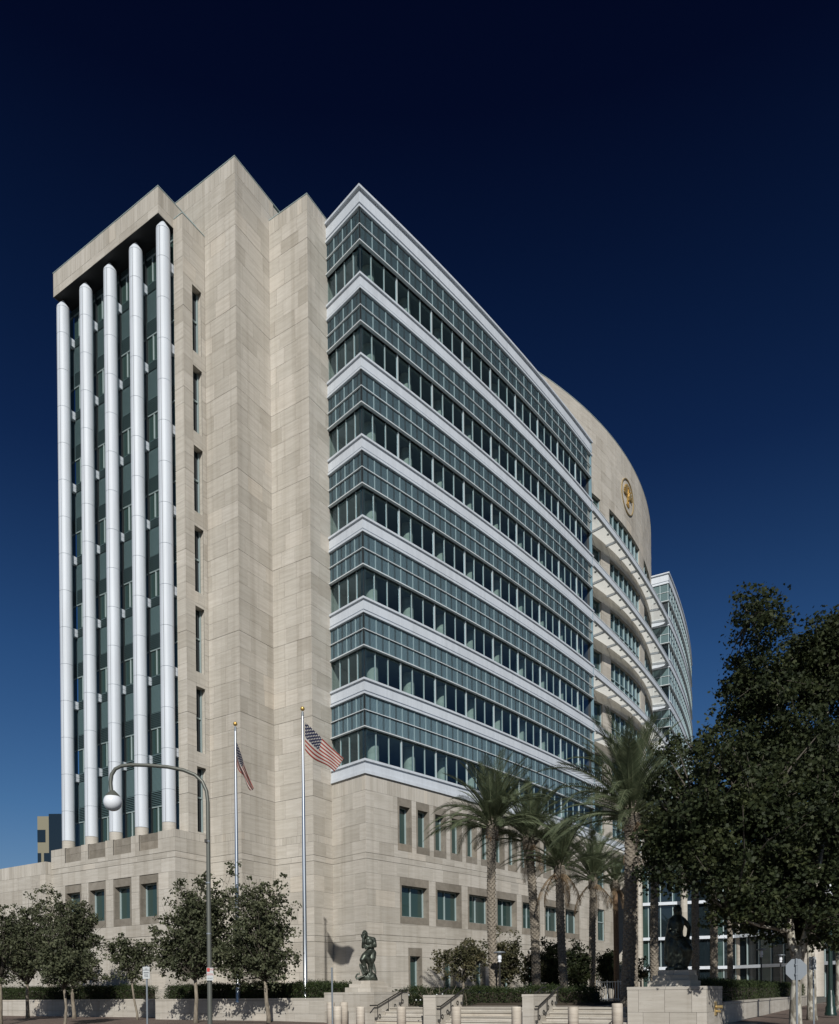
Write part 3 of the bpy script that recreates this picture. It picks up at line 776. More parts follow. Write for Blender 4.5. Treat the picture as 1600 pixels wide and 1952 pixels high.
# ---- right wing seen beyond the drum
RW0 = (61.28 - 44.96) * PI / 180 * ARC_R; RWL = 27.0
aR = ARC_A0 + RW0 / ARC_R; nR = (math.sin(aR), -math.cos(aR)); tR = (math.cos(aR), math.sin(aR)); WR = arc(RW0)
def rret(s, off): return (WR[0] - nR[0] * s - tR[0] * off, WR[1] - nR[1] * s - tR[1] * off)
def rcor(off): return (WR[0] + nR[0] * off - tR[0] * off, WR[1] + nR[1] * off - tR[1] * off)
def rsw(name, prof, T, m, n=14):
    mb = MB(); rr = [[(*rret(7.0, o), T + z) for o, z in prof], [(*rcor(o), T + z) for o, z in prof]] + [[(*arc(RW0 + RWL * i / n, o), T + z) for o, z in prof] for i in range(1, n + 1)]
    mb.rings(rr, rnd.random()); return mb.build(name, m, ct)
for it, T in enumerate(TOPS):
    rsw('fascia_band', PR_BASE if it == 0 else PR_ROOF if it == 7 else PR, T, MT['white'])
    if it < 7:
        F = T; zt = 47.85 if it == 6 else F + ST - .02
        rsw('sill_rail', [(-.3, -.06), (.05, -.06), (.05, 0), (-.3, 0)], F + 1.88, MT['rail'])
        rsw('middle_rail', [(-.08, -.02), (.012, -.02), (.012, .02), (-.08, .02)], F + 2.815, MT['rail'])
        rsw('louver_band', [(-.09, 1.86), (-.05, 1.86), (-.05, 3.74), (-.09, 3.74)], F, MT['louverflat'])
        rsw('window_strip', [(-.24, .0), (-.20, .0), (-.20, 1.86), (-.24, 1.86)], F, MT['glassd'])
        ms = MB()
        for i in range(9):
            for (off, z0, z1) in ((-.18, F + .0, F + 1.82), (-.03, F + 1.9, F + 3.7)):
                x, y = rret(.1 + .85 * i, off); ms.prism([(x - .03, y - .03), (x + .03, y - .03), (x + .03, y + .03), (x - .03, y + .03)], z0, z1)
        for i in range(26):
            for (off, z0, z1) in ((-.18, F + .0, F + 1.82), (-.04, F + 1.9, F + 3.7)):
                x, y = arc(RW0 + 1.03 * (i + 1), off); ms.prism([(x - .03, y - .03), (x + .03, y - .03), (x + .03, y + .03), (x - .03, y + .03)], z0, z1)
        ms.build('mullion_row', MT['lmul'], ct, kind='stuff')
rb = MB(); rb.prism([rret(7.2, -.4), rcor(-.4)] + [arc(RW0 + RWL * i / 12, -.4) for i in range(1, 13)] + [arc(RW0 + RWL, -14), arc(RW0 + 6, -14)], 0, 47.8); rb.build('right_wing_core', MT['inner'], ct)
rs_ = MB()
rs_.prism([rret(7.2, -.03), rcor(-.03)] + [arc(RW0 + RWL * i / 12, -.03) for i in range(1, 13)] + [arc(RW0 + RWL, -13), arc(RW0 + 6, -13)], .5, 14.2, .6); rs_.build('right_wing_base', MT['stone'], ct)

# ---- gilt seal on the drum: ring, spread eagle with shield
def seal_pt(u, v, o): return (*drum(55.3 + u * 180 / PI / DR_R, o), 49.42 + v)
se = MB(); nn = 48
def sring(r0, r1, o0, o1):
    se.rings([[seal_pt(math.cos(t_) * r, math.sin(t_) * r, o) for r, o in ((r0, o0), (r0, o1), (r1, o1), (r1, o0))] for t_ in [2 * PI * i / nn for i in range(nn + 1)]], .5, 0, False)
sring(1.56, 1.64, .0, .09)
seal = se.build('courthouse_seal', MT['golddull'], ct)
def relief(name, poly, h, m, par=seal, o0=.01):
    mb = MB(); mb.rings([[seal_pt(u * .86, v * .9, o0) for u, v in poly], [seal_pt(u * .84, v * .9, o0 + h) for u, v in poly]]); return mb.build(name, m, par)
relief('eagle_body', [(-.22, .45), (-.13, .62), (-.16, .78), (-.30, .80), (-.20, .92), (0, .95), (.12, .85), (.12, .62), (.24, .42), (.26, -.1), (.14, -.45), (-.14, -.45), (-.26, -.1)], .16, MT['gold'])
relief('shield', [(-.19, .26), (.19, .26), (.19, -.08), (0, -.36), (-.19, -.08)], .10, MT['golddull'], o0=.17)
for sg in (-1, 1):
    for j in range(7):
        a0 = R_(100 - j * 17); L = 1.18 - abs(j - 2) * .07
        bx_, bz_ = sg * (.20 + .05 * j), .42 - j * .06
        tx, tz = bx_ + sg * math.cos(a0) * L * (.95 if j else .6), bz_ + math.sin(a0) * L
        r_ = math.hypot(tx, tz)
        if r_ > 1.28: tx *= 1.28 / r_; tz *= 1.28 / r_
        nx_, nz_ = -(tz - bz_), tx - bx_; l_ = math.hypot(nx_, nz_); nx_ *= .09 / l_; nz_ *= .09 / l_
        relief('wing_feather', [(bx_ - nx_ * .6, bz_ - nz_ * .6), (bx_ + nx_ * .6, bz_ + nz_ * .6), (tx * .9 + bx_ * .1 + nx_, tz * .9 + bz_ * .1 + nz_), (tx, tz), (tx * .9 + bx_ * .1 - nx_, tz * .9 + bz_ * .1 - nz_)][::sg], .09 + .012 * j, MT['gold'] if j % 2 else MT['golddull'])
for j in range(5):
    a0 = R_(-90 + (j - 2) * 14); bx_, bz_ = (j - 2) * .05, -.42; tx, tz = bx_ + math.cos(a0) * .62, bz_ + math.sin(a0) * .62
    relief('tail_feather', [(bx_ - .05, bz_), (tx - .07, tz), (tx + .07, tz), (bx_ + .05, bz_)], .07 + .01 * (2 - abs(j - 2)), MT['gold'])
for j in range(11):
    a0 = R_(40 + j * 10); u, v = math.cos(a0) * 1.16, math.sin(a0) * 1.16
    relief('star', [(u + .055 * math.cos(2 * PI * i / 5 * 1 + PI / 2) if i % 1 == 0 else 0, v + .055 * math.sin(2 * PI * i / 5 + PI / 2)) for i in range(5)], .05, MT['gold'])
# ---- entrance lobby: glass wall with white rails and round stone columns
lobby = [at(1214, 1890, 68.6), at(1404, 1890, 66), at(1660, 1890, 55)]
lg = MB(); lm = MB(); lr = MB(); lt = MB()
for i in range(2):
    A, B_ = lobby[i], lobby[i + 1]; L = (B_ - A).length; t = (B_ - A) / L; t.z = 0; n_ = Vector((t.y, -t.x, 0))
    nb = 8 if i == 0 else 10
    for j in range(nb):
        a, b = A + t * L * j / nb, A + t * L * (j + 1) / nb
        lg = MB(); lg.poly([(a.x, a.y, 1.0), (b.x, b.y, 1.0), (b.x, b.y, 12.6), (a.x, a.y, 12.6)]); lg.build('lobby_pane', MT['glassd'] if (i + j) % 3 else MT['glassg'], ct)
        lm.prism([(a.x, a.y), (a.x + t.x * .08, a.y + t.y * .08), (a.x + t.x * .08 + n_.x * .1, a.y + t.y * .08 + n_.y * .1), (a.x + n_.x * .1, a.y + n_.y * .1)], 1.0, 12.6)
    for z in (3.55, 6.15, 9.2):
        p = [A + n_ * .12, B_ + n_ * .12, B_ + n_ * .42, A + n_ * .42]
        lr = MB(); lr.prism([(q_.x, q_.y) for q_ in p], z - .14, z + .12); lr.build('lobby_rail', MT['white'], ct)
    p = [A + n_ * .5, B_ + n_ * .5, B_ - n_ * 6, A - n_ * 6]
    lt.prism([(q_.x, q_.y) for q_ in p], 12.6, 13.7)
    p = [A - n_ * 2.5, B_ - n_ * 2.5, B_ - n_ * 6, A - n_ * 6]
    lt.prism([(q_.x, q_.y) for q_ in p], 1.0, 12.6)
lm.build('lobby_mullion', MT['alum'], ct); lt.build('lobby_roof', MT['stone'], ct)
for px_, dY, r in ((1221, -.9, .27), (1306, -1.2, .28), (1411, -1.6, .30), (1546, -2.5, .9)):
    p = at(px_, 1890, (67.5 if px_ < 1450 else 60) + dY); mb = MB(); z = 1.05
    while z < 12.5:
        mb.lathe([(r - .01, z), (r, z + .01), (r, min(z + 1.2, 12.58) - .01), (r - .01, min(z + 1.2, 12.58))], (p.x, p.y, 0), 22, rnd.random()); z += 1.2
    o = mb.build('lobby_column', MT['stone'], ct); smooth_by_angle(o)

# ================================================================== GROUND
def gz(p, q):                              # sidewalk height, rising gently away from the road
    t = min(1, max(0, (q - 18.5) / 4.5)); f = min(1, max(0, (p - 16.5) / 4)) if p > 8 else .75
    base = .16 + (.14 + .18 * f) * t
    return base + (.17 * min(1, max(0, (q - 25) / 25)) if p < 8 else 0)
def sheet(name, m, p0, p1, q0, q1, zf, npp=2, nq=2):
    mb = MB(); P = [p0 + (p1 - p0) * i / npp for i in range(npp + 1)]; Q = [q0 + (q1 - q0) * i / nq for i in range(nq + 1)]
    for i in range(npp):
        for j in range(nq):
            mb.poly([V3(P[i + 1], Q[j], zf(P[i + 1], Q[j])), V3(P[i], Q[j], zf(P[i], Q[j])), V3(P[i], Q[j + 1], zf(P[i], Q[j + 1])), V3(P[i + 1], Q[j + 1], zf(P[i + 1], Q[j + 1]))])
    return mb.build(name, m, kind='structure')
g_ = MB(); g_.poly([(-2500, -2500, -.3), (2500, -2500, -.3), (2500, 2500, -.3), (-2500, 2500, -.3)]); g_.build('ground', MT['earth'], kind='structure')
sheet('road', MT['asphalt'], -200, 200, -14, 18.0, lambda p, q: 0.0)
kb = MB(); pbox(kb, -200, 200, 18.0, 18.35, -.25, .155, .5); kb.build('kerb', MT['concrete'], kind='structure')
sheet('far_sidewalk', MT['concrete'], -200, 200, -20, -14, lambda p, q: .12)
sheet('sidewalk', MT['brickpave'], -9, 60, 18.35, 28.0, gz, 24, 12)
sheet('side_sidewalk', MT['brickpave'], -9, 5.05, 28.0, 110, gz, 6, 20)
sheet('side_road', MT['asphalt'], -60, -9, 18.35, 110, lambda p, q: .05, 2, 2)
kb = MB(); kb.rings([[V3(4.1, 27.3, gz(4, 27.3) + .004), V3(5.04, 27.3, gz(5, 27.3) + .004)], [V3(4.1, 60, gz(4, 60) + .004), V3(5.04, 60, gz(5, 60) + .004)]], .5, 0, False, False); kb.build('paving_strip', MT['concrete'], kind='structure')
sheet('plaza', MT['plaza'], 5.3, 33, 26.0, 75, lambda p, q: 1.05, 2, 2)
bed = MB(); pbox(bed, 19.9, 30.35, 24.95, 40, .3, 1.28); pbox(bed, 33.2, 60, 27.2, 30, .3, 1.26); bed.build('planting_bed', MT['soil'], kind='structure')
bed = MB(); pbox(bed, 5.3, 8.2, 29.5, 58, .3, 1.12); pbox(bed, 10.2, 19.6, 29.2, 36, .9, 1.16); bed.build('plaza_planting_bed', MT['soil'], kind='structure')

# ================================================================== PLANTER WALLS, PLINTHS, STEPS
def stone_run(parent, P, d, n, L, z0, z1, rows, cap=True, wd=1.2, m='stone'):
    """stones along a low wall face"""
    zs = [z0 + (z1 - z0) * r / rows for r in range(rows + 1)]
    for r in range(rows):
        x = 0; off = rnd.uniform(.3, 1)
        while x < L - .02:
            e = min(L, x + (wd * off if x == 0 else wd)); 
            if L - e < .3: e = L
            A, B_ = (P[0] + d[0] * (x + .005), P[1] + d[1] * (x + .005)), (P[0] + d[0] * (e - .005), P[1] + d[1] * (e - .005))
            mb = MB(); tone = rnd.betavariate(2.2, 2.2); o = rnd.uniform(0, .004)
            pts = [(A[0] + n[0] * o, A[1] + n[1] * o), (B_[0] + n[0] * o, B_[1] + n[1] * o), (B_[0] - n[0] * .04, B_[1] - n[1] * .04), (A[0] - n[0] * .04, A[1] - n[1] * .04)]
            mb.prism(pts, zs[r] + .004, zs[r + 1] - .004, tone); mb.build('stone_block', MT[m], parent); x = e
def planter(name, label, p0, p1, q0, z0, z1, th=.35, ret_end=None, group=None):
    x, y = pq((p0 + p1) / 2, q0); t = empty(name, (x, y, z0), label, 'planter wall', group)
    mb = MB(); pbox(mb, p0 + .02, p1, q0 + .03, q0 + th, z0 - .3, z1 - .085); mb.build('wall_core', MT['joint'], t)
    stone_run(t, pq(p0, q0), aV, nF, p1 - p0, z0 - .2, z1 - .09, 2)
    x = p0
    while x < p1 - .05:
        e = min(x + 1.8, p1); mb = MB(); pbox(mb, x + .004, e - .004, q0 - .012, q0 + th + .01, z1 - .085, z1, rnd.random()); mb.build('coping_stone', MT['stone'], t); x = e
    return t
planter('planter_wall', 'long low stone planter wall under the trees left of the tall street lamp', 33.1, 60, 27.0, .46, 1.45)
pw = planter('planter_wall', 'low stone planter wall in front of the flagpoles, left of the thinker plinth', 19.95, 30.4, 24.8, .42, 1.45)
stone_run(pw, pq(30.4, 24.8), bV, (-nS[0], -nS[1]), 2.6, .25, 1.45, 2)
# right hand low wall running back along the side street
x, y = pq(5.07, 40); t = empty('planter_wall', (x, y, .5), 'low stone wall with hedge running back beside the brick side pavement', 'planter wall')
mb = MB(); mb.prism([pq(5.10, 27.1), pq(5.10, 58), pq(5.45, 58), pq(5.45, 27.1)], .3, 1.12); mb.build('wall_core', MT['stone'], t)
stone_run(t, pq(5.07, 27.1), bV, nS, 31, .5, 1.13, 1, wd=2.4)
mb = MB(); pbox(mb, 5.04, 5.48, 27.1, 58, 1.135, 1.20); mb.build('wall_coping', MT['stone'], t)
def plinth(label, p0, p1, q0, z0, ztop, tiers):
    x, y = pq((p0 + p1) / 2, q0 + 1.2); t = empty('stone_plinth', (x, y, z0), label, 'plinth')
    q1 = q0 + (p1 - p0)
    mb = MB(); pbox(mb, p0 + .03, p1 - .03, q0 + .03, q1 - .03, z0 - .2, ztop - .01); mb.build('plinth_core', MT['joint'], t)
    stone_run(t, pq(p0, q0), aV, nF, p1 - p0, z0 - .2, ztop - .1, 2, wd=.82)
    stone_run(t, pq(p0, q0), bV, nS, q1 - q0, z0 - .2, ztop - .1, 2, wd=.82)
    stone_run(t, pq(p1, q0), bV, (-nS[0], -nS[1]), q1 - q0, z0 - .2, ztop - .1, 2, wd=.82)
    for i in range(2):
        a, b = p0 + (p1 - p0) * i / 2, p0 + (p1 - p0) * (i + 1) / 2
        mb = MB(); pbox(mb, a + .004 - (.012 if i == 0 else 0), b - .004 + (.012 if i else 0), q0 - .012, q1 + .01, ztop - .095, ztop, rnd.random()); mb.build('coping_stone', MT['stone'], t)
    for (a, b, c, d, za, zb) in tiers:
        mb = MB(); pbox(mb, a, (a + b) / 2 - .003, c, d, za, zb, rnd.random()); pbox(mb, (a + b) / 2 + .003, b, c, d, za, zb, rnd.random()); mb.build('plinth_tier', MT['stone'], t)
    return t
plinth('pale stepped stone plinth under the bearded thinker statue, left of the steps', 17.44, 19.9, 24.6, .40, 1.67,
       [(17.88, 19.15, 25.0, 26.5, 1.672, 1.86), (17.98, 19.03, 25.12, 26.4, 1.862, 2.01), (18.06, 18.95, 25.22, 26.3, 2.012, 2.13)])
pl2 = plinth('dappled stepped stone plinth under the dark robed statue, right of the steps', 5.07, 7.5, 24.6, .42, 1.73,
       [(5.62, 6.95, 24.95, 26.4, 1.732, 1.92), (5.68, 6.82, 25.07, 26.3, 1.922, 2.09), (5.70, 6.68, 25.19, 26.2, 2.092, 2.25)])
mb = MB(); c0 = V3(5.07, 25.9, 1.02); M_ = Matrix(((Bx, By, 0, c0.x), (By, -Bx, 0, c0.y), (0, 0, 1, c0.z), (0, 0, 0, 1)))
mb.box((-.16, -.005, -.22), (.16, .03, .22)); mb.tube([(0, .03, .05), (0, .22, .05)], [.05, .06], 10); mb.tube([(0, .03, -.09), (0, .16, -.09)], [.04, .05], 10)
mb.v = [tuple(M_ @ Vector(v)) for v in mb.v]; mb.build('hose_connection', MT['golddull'], pl2)
def cheek(label, p0, p1):
    x, y = pq(p0, 25); t = empty('stair_wall', (x, y, .35), label, 'stair wall')
    mb = MB(); pbox(mb, p0 + .03, p1 - .03, 24.03, 25.97, .1, 1.53); mb.build('wall_core', MT['joint'], t)
    stone_run(t, pq(p0, 24), aV, nF, p1 - p0, .15, 1.44, 2, wd=.9); stone_run(t, pq(p0, 24), bV, nS, 2.0, .15, 1.44, 2, wd=.75)
    mb = MB(); pbox(mb, p0 - .01, p1 + .01, 23.99, 26.01, 1.445, 1.53, rnd.random()); mb.build('coping_stone', MT['stone'], t)
    return t
ck1 = cheek('first low stone stair wall right of the thinker plinth, with ring ornaments', 14.3, 14.82)
ck2 = cheek('second low stone stair wall, between the palms, with ring ornaments', 10.49, 10.9)
def rings_on(t, p, q0, q1, z0, z1, n=4):
    for i in range(n):
        f = i / (n - 1); c = V3(p, q0 + (q1 - q0) * f, z0 + (z1 - z0) * f); mb = MB()
        pts = [c + Vector((Bx, By, 0)) * .065 * math.cos(2 * PI * k / 14) + Vector((0, 0, 1)) * .075 * math.sin(2 * PI * k / 14) + Vector((By, -Bx, 0)) * .02 for k in range(15)]
        mb.tube(pts, .016, 6, caps=False); mb.build('ring_ornament', MT['darkmetal'], t)
rings_on(ck1, 14.3, 24.45, 25.6, .74, 1.22); rings_on(ck2, 10.49, 24.45, 25.6, .74, 1.22)
pl1 = [o for o in bpy.data.objects if o.name == 'stone_plinth'][0]; rings_on(pl1, 17.44, 24.95, 26.6, .72, 1.28)
for (pa, pb, lab) in ((14.83, 17.43, 'leftmost flight of pale stone steps, beside the thinker plinth'), (10.91, 14.29, 'middle flight of pale stone steps, between the two stair walls'), (7.51, 10.48, 'rightmost flight of pale stone steps, beside the dappled plinth')):
    x, y = pq((pa + pb) / 2, 25); t = empty('stone_steps', (x, y, .3), lab, 'steps', 'flights of steps up to the plaza')
    for i in range(5):
        zt = 1.054 - .155 * i; mb = MB(); q0 = 26.0 - .32 * (i + 1)
        pbox(mb, pa, pb, q0 - .02, q0 + .45, zt - .05, zt, rnd.random()); pbox(mb, pa, pb, q0 + .02, q0 + .45, zt - .16, zt - .052, rnd.random()); mb.build('step', MT['stone'], t)
# handrails
def handrail(label, p, q_lo, q_hi, zlo, zhi, flat, wallp):
    x, y = pq(p, q_lo); t = empty('handrail', (x, y, zlo - .6), label, 'handrail', 'bronze handrails of the steps')
    mb = MB(); mb.tube([V3(p, q_lo - flat, zlo), V3(p, q_lo, zlo), V3(p, q_hi, zhi), V3(p, q_hi + .35, zhi)], .026, 8); mb.build('rail', MT['darkmetal'], t)
    for f in (.0, .42, .95):
        q = q_lo + (q_hi - q_lo) * f; z = zlo + (zhi - zlo) * f; mb = MB()
        mb.tube([V3(p, q, z), V3(p, q, z - .45), V3(wallp, q, z - .52)], .016, 6); c = V3((p * .2 + wallp * .8), q, z - .52); mb.box((c.x - .05, c.y - .05, c.z - .05), (c.x + .05, c.y + .05, c.z + .05)); mb.build('rail_bracket', MT['darkmetal'], t)
handrail('dark handrail along the side of the thinker plinth', 17.34, 24.7, 26.5, 1.15, 1.74, .5, 17.44)
handrail('dark handrail on the right side of the first stair wall', 14.20, 24.2, 26.0, 1.12, 1.76, .25, 14.3)
handrail('dark handrail on the left side of the first stair wall', 14.95, 24.2, 26.0, 1.12, 1.76, .25, 14.82)
handrail('dark handrail on the right side of the second stair wall', 10.39, 24.2, 26.0, 1.12, 1.76, .25, 10.49)
handrail('dark handrail on the left side of the second stair wall', 11.02, 24.2, 26.0, 1.12, 1.76, .25, 10.9)
handrail('dark handrail on the left side of the dappled plinth', 7.60, 24.0, 25.8, 1.10, 1.72, .6, 7.5)
# bollards
BOL = [(631, 23.4, 'the leftmost bollard, half hidden by the thin blue-grey post'), (644, 21.7, 'pale round bollard just right of the thin blue-grey post, in front of two others'), (656, 24.0, 'pale round bollard peeping out behind two others below the thinker plinth'), (687.5, 21.7, 'pale round bollard in front of the thinker plinth corner'), (765.5, 21.7, 'pale round bollard in front of the leftmost flight of steps'), (870, 21.7, 'pale round bollard just right of the first stair wall'), (985, 21.7, 'pale round bollard just left of the second stair wall'), (1093, 21.7, 'pale round bollard in front of the rightmost flight of steps'), (1177, 21.7, 'pale round bollard beside the left edge of the dappled plinth')]
bme = None
for x_, q, lab in BOL:
    p = r_of(x_, 1935) * q; g = gz(p, q)
    if bme is None:
        mb = MB(); mb.lathe([(.155, -.15), (.155, .86), (.15, .885), (.13, .90), (.0, .905)], n=24); bme = mb.build('bollard', MT['pale'], link=False); bme.polygons.foreach_set('use_smooth', [len(f.vertices) == 4 for f in bme.polygons])
    o = put('bollard', bme); X, Y = pq(p, q); o.location = (X, Y, g); o.rotation_euler = (0, 0, x_); tag(o, lab, 'bollard', 'round stone bollards along the pavement'); 
# ================================================================== FLAGPOLES AND FLAGS
def flagpole(px, Y, ytop, label):
    b = at(px + (1890 - 1400) * .0104 * .5, 1600, Y); X = b.x; b.z = 1.28; ztop = at(px, ytop, Y).z
    t = empty('flagpole', (X, Y, 1.28), label, 'flagpole', 'steel flagpoles before the stone piers')
    mb = MB(); mb.lathe([(.12, 0), (.12, .05), (.095, .1), (.092, 3.), (.075, 7.), (.042, ztop - 1.28 - .35)], (X, Y, 1.28), 18); smooth_by_angle(mb.build('pole', MT['steel'], t))
    mb = MB(); mb.lathe([(.055, 0), (.055, .03), (.05, .03), (.05, .17), (.02, .18), (.02, .26)], (X, Y, ztop - .40), 14); smooth_by_angle(mb.build('truck', MT['galv'], t))
    mb = MB(); mb.ball((X, Y, ztop - .09), .095); o = mb.build('finial_ball', MT['gold'], t, True)
    return Vector((X, Y, ztop))
fp1 = flagpole(577, 33.0, 1347, 'steel flagpole with gold ball carrying the spread flag, nearer the thinker statue')
fp2 = flagpole(448.5, 34.3, 1376, 'steel flagpole with gold ball and limp furled flag, rising behind a street tree')
def flag_mat():
    m = mat('flag_cloth', (.6, .6, .6), .8); k = NB(m)
    u = k.n('ShaderNodeUVMap'); s = k.n('ShaderNodeSeparateXYZ'); k.l(u.outputs[0], s.inputs[0])
    st = k.math('MODULO', k.math('FLOOR', k.math('MULTIPLY', s.outputs[1], 13.0)), 2.0)
    red, wh, bl = (.27, .050, .036), (.48, .455, .42), (.008, .011, .042)
    c = k.mix(st, red, wh)       # stripe 0 and 12 are red
    inx = k.math('LESS_THAN', s.outputs[0], .40); iny = k.math('GREATER_THAN', s.outputs[1], 6.0 / 13.0)
    gx = k.math('MULTIPLY', s.outputs[0], 11.0 / .40 * .5); gy = k.math('MULTIPLY', k.math('SUBTRACT', s.outputs[1], 6.0 / 13.0), 9.0 / (7.0 / 13.0) * .5)
    def grid(ox):
        fx = k.math('SUBTRACT', k.math('FRACT', k.math('ADD', gx, ox)), .5); fy = k.math('SUBTRACT', k.math('FRACT', k.math('ADD', gy, ox)), .5)
        return k.math('LESS_THAN', k.math('ADD', k.math('MULTIPLY', fx, fx), k.math('MULTIPLY', k.math('MULTIPLY', fy, fy), .6)), .026)
    stars = k.math('MAXIMUM', grid(.25), grid(.75))
    c = k.mix(k.math('MULTIPLY', inx, iny), c, k.mix(stars, bl, wh)); k.l(c, k.b.inputs['Base Color'])
    t = m.node_tree; tr = k.n('ShaderNodeBsdfTranslucent'); k.l(c, tr.inputs[0]); mi = k.n('ShaderNodeMixShader'); mi.inputs[0].default_value = .25
    k.l(k.b.outputs[0], mi.inputs[1]); k.l(tr.outputs[0], mi.inputs[2]); k.l(mi.outputs[0], t.nodes['Material Output'].inputs[0]); return m
MT['flag'] = flag_mat()
def flag(name, label, fn, nu=44, nv=26):
    vs_, fs, uvs = [], [], []
    for j in range(nv + 1):
        for i in range(nu + 1): vs_.append(tuple(fn(i / nu, j / nv)))
    for j in range(nv):
        for i in range(nu): a = j * (nu + 1) + i; fs.append((a, a + 1, a + nu + 2, a + nu + 1))
    me = bpy.data.meshes.new(name); me.from_pydata(vs_, [], fs); ul = me.uv_layers.new(name='UVMap')
    for li, l in enumerate(me.loops): j, i = divmod(l.vertex_index, nu + 1); ul.data[li].uv = (i / nu, j / nv)
    me.polygons.foreach_set('use_smooth', [True] * len(fs)); me.materials.append(MT['flag'])
    o = put(name, me); md = o.modifiers.new('cloth_thickness', 'SOLIDIFY'); md.thickness = .008; tag(o, label, 'flag', 'national flags on the poles'); return o
s1 = 33.0 / FPX                                  # metres per photo pixel at the pole
def f1(u, v):
    top0, bot0 = (581.5, 1377), (582, 1430); top1, bot1 = (656, 1446), (638, 1474)
    su = u ** .9
    tx = top0[0] + (top1[0] - top0[0]) * su; ty = top0[1] + (top1[1] - top0[1]) * u + 3 * math.sin(u * PI)
    bx_ = bot0[0] + (bot1[0] - bot0[0]) * u ** 1.05; by_ = bot0[1] + (bot1[1] - bot0[1]) * u + 4 * math.sin(u * 5.5) - 3 * u * (1 - u)
    x = bx_ + (tx - bx_) * v; y = by_ + (ty - by_) * v
    d = .16 * math.sin(u * 7.5 + v * 2.0) * u ** .6 + .10 * math.sin(u * 3 + v * 5 + 1) * u - .25 * u
    return at(x, y, 33.0 + d)
flag('flag', 'larger spread flag with stars and stripes drifting right from its pole', f1)
def f2(u, v):
    tx, ty = 451.5 + 32 * u ** 1.0, 1415 + 88 * u; bx_, by_ = 452 + 27 * u ** 1.3, 1456 + 50 * u + 3 * math.sin(u * 9)
    x = bx_ + (tx - bx_) * v + 2.2 * math.sin(v * 9 + u * 4) * u; y = by_ + (ty - by_) * v
    return at(x, y, 34.3 + .28 * math.sin(v * 8.5 + u * 3) * (.3 + u * .7) - .2 * u)
flag('flag', 'limp furled flag hanging close to the left flagpole', f2)
# ================================================================== STREET LAMP, SIGNS, POSTS
Y0 = 20.0; b = at(400, 1950, Y0); p_, q_ = b.x * -By + b.y * Bx, b.x * Bx + b.y * By
t = empty('street_lamp', (at(398, 1700, Y0).x, Y0, gz(p_, q_)), 'tall grey-green street lamp with curved arm and white globe', 'street lamp')
pts = [(401, 2010), (400.2, 1900), (398, 1700), (396.6, 1530), (394, 1508), (386, 1490), (372, 1477), (350, 1468), (320, 1462), (285, 1459), (250, 1458), (232, 1460), (220, 1466), (213, 1477), (211, 1492), (212.5, 1508)]
mb = MB(); mb.tube([at(x, y, Y0) for x, y in pts], [.066, .062, .054, .046, .046, .046, .046, .046, .046, .045, .045, .045, .046, .05, .05, .05], 14); o = mb.build('lamp_post', MT['lamppaint'], t); smooth_by_angle(o, 60)
c = at(215.3, 1529, Y0); mb = MB(); mb.ball(c, .232, 24, 16); mb.build('lamp_globe', MT['globe'], t, True)
mb = MB(); mb.lathe([(.05, .30), (.10, .25), (.15, .20), (.19, .14), (.15, .13)], c, 20); o = mb.build('globe_cap', MT['lamppaint'], t); smooth_by_angle(o)
for yy in (1604, 1683, 1780):
    p = at(397.5 + (yy - 1700) * .012, yy, Y0); mb = MB(); mb.lathe([(.058, -.02), (.064, -.015), (.064, .015), (.058, .02)], p, 12); mb.build('pole_band', MT['galv'], t)
p = at(395, 1604, Y0); mb = MB(); mb.box((p.x - .04, p.y - .10, p.z - .04), (p.x + .03, p.y - .02, p.z + .04)); mb.build('pole_clamp', MT['darkmetal'], t)
def text_obj(body, size, loc, parent, m, name='sign_lettering'):
    cu = bpy.data.curves.new(name, 'FONT'); cu.body = body; cu.size = size; cu.align_x = 'CENTER'; cu.align_y = 'CENTER'; cu.extrude = .001
    cu.space_line = .85
    tmp = bpy.data.objects.new(name, cu); C.objects.link(tmp); me = bpy.data.meshes.new_from_object(tmp.evaluated_get(bpy.context.evaluated_depsgraph_get())); bpy.data.objects.remove(tmp)
    me.materials.clear(); me.materials.append(m); me.name = name
    o = bpy.data.objects.new(name, me); C.objects.link(o); o.rotation_euler = (PI / 2, 0, 0); o.location = loc; o.parent = parent
    o.matrix_parent_inverse = Matrix.Translation(-Vector(parent.location)); return o
s = at(402.5, 1857, Y0); w_, h_ = .085, .165
t = empty('parking_sign', (s.x, Y0 - .08, s.z - .2), 'small white and red parking sign strapped to the tall street lamp', 'sign')
mb = MB(); mb.box((s.x - w_, Y0 - .095, s.z - h_), (s.x + w_, Y0 - .085, s.z + h_)); mb.build('sign_plate', MT['signw'], t)
mb = MB(); mb.box((s.x - w_ + .008, Y0 - .099, s.z + .06), (s.x - .005, Y0 - .0955, s.z + h_ - .008)); mb.build('red_panel', MT['signr'], t)
text_obj('NO', .07, (s.x + .042, Y0 - .098, s.z + .115), t, MT['signr']); text_obj('PARKING\nTOW-AWAY', .034, (s.x, Y0 - .098, s.z - .01), t, MT['signr']); text_obj('7AM-6PM', .032, (s.x, Y0 - .098, s.z - .11), t, MT['signk'])
def post_sign(name, label, px, ytop, Y, plate=None, r=.026, m='galv'):
    b = at(px, 1930, Y); pp, qq = b.x * -By + b.y * Bx, b.x * Bx + b.y * By; g = gz(pp, qq); top = at(px, ytop, Y); x = at(px, 1890, Y).x
    t = empty(name, (x, Y, g), label, 'sign' if plate else 'post')
    mb = MB(); mb.tube([(x, Y, g - .1), (x, Y, top.z)], r, 10); mb.build('sign_post', MT[m], t)
    return t, x, top.z
t, x, z = post_sign('parking_sign', 'small pale sign with dark lettering on a thin post before the left trees', 280.5, 1841, 22.0, True)
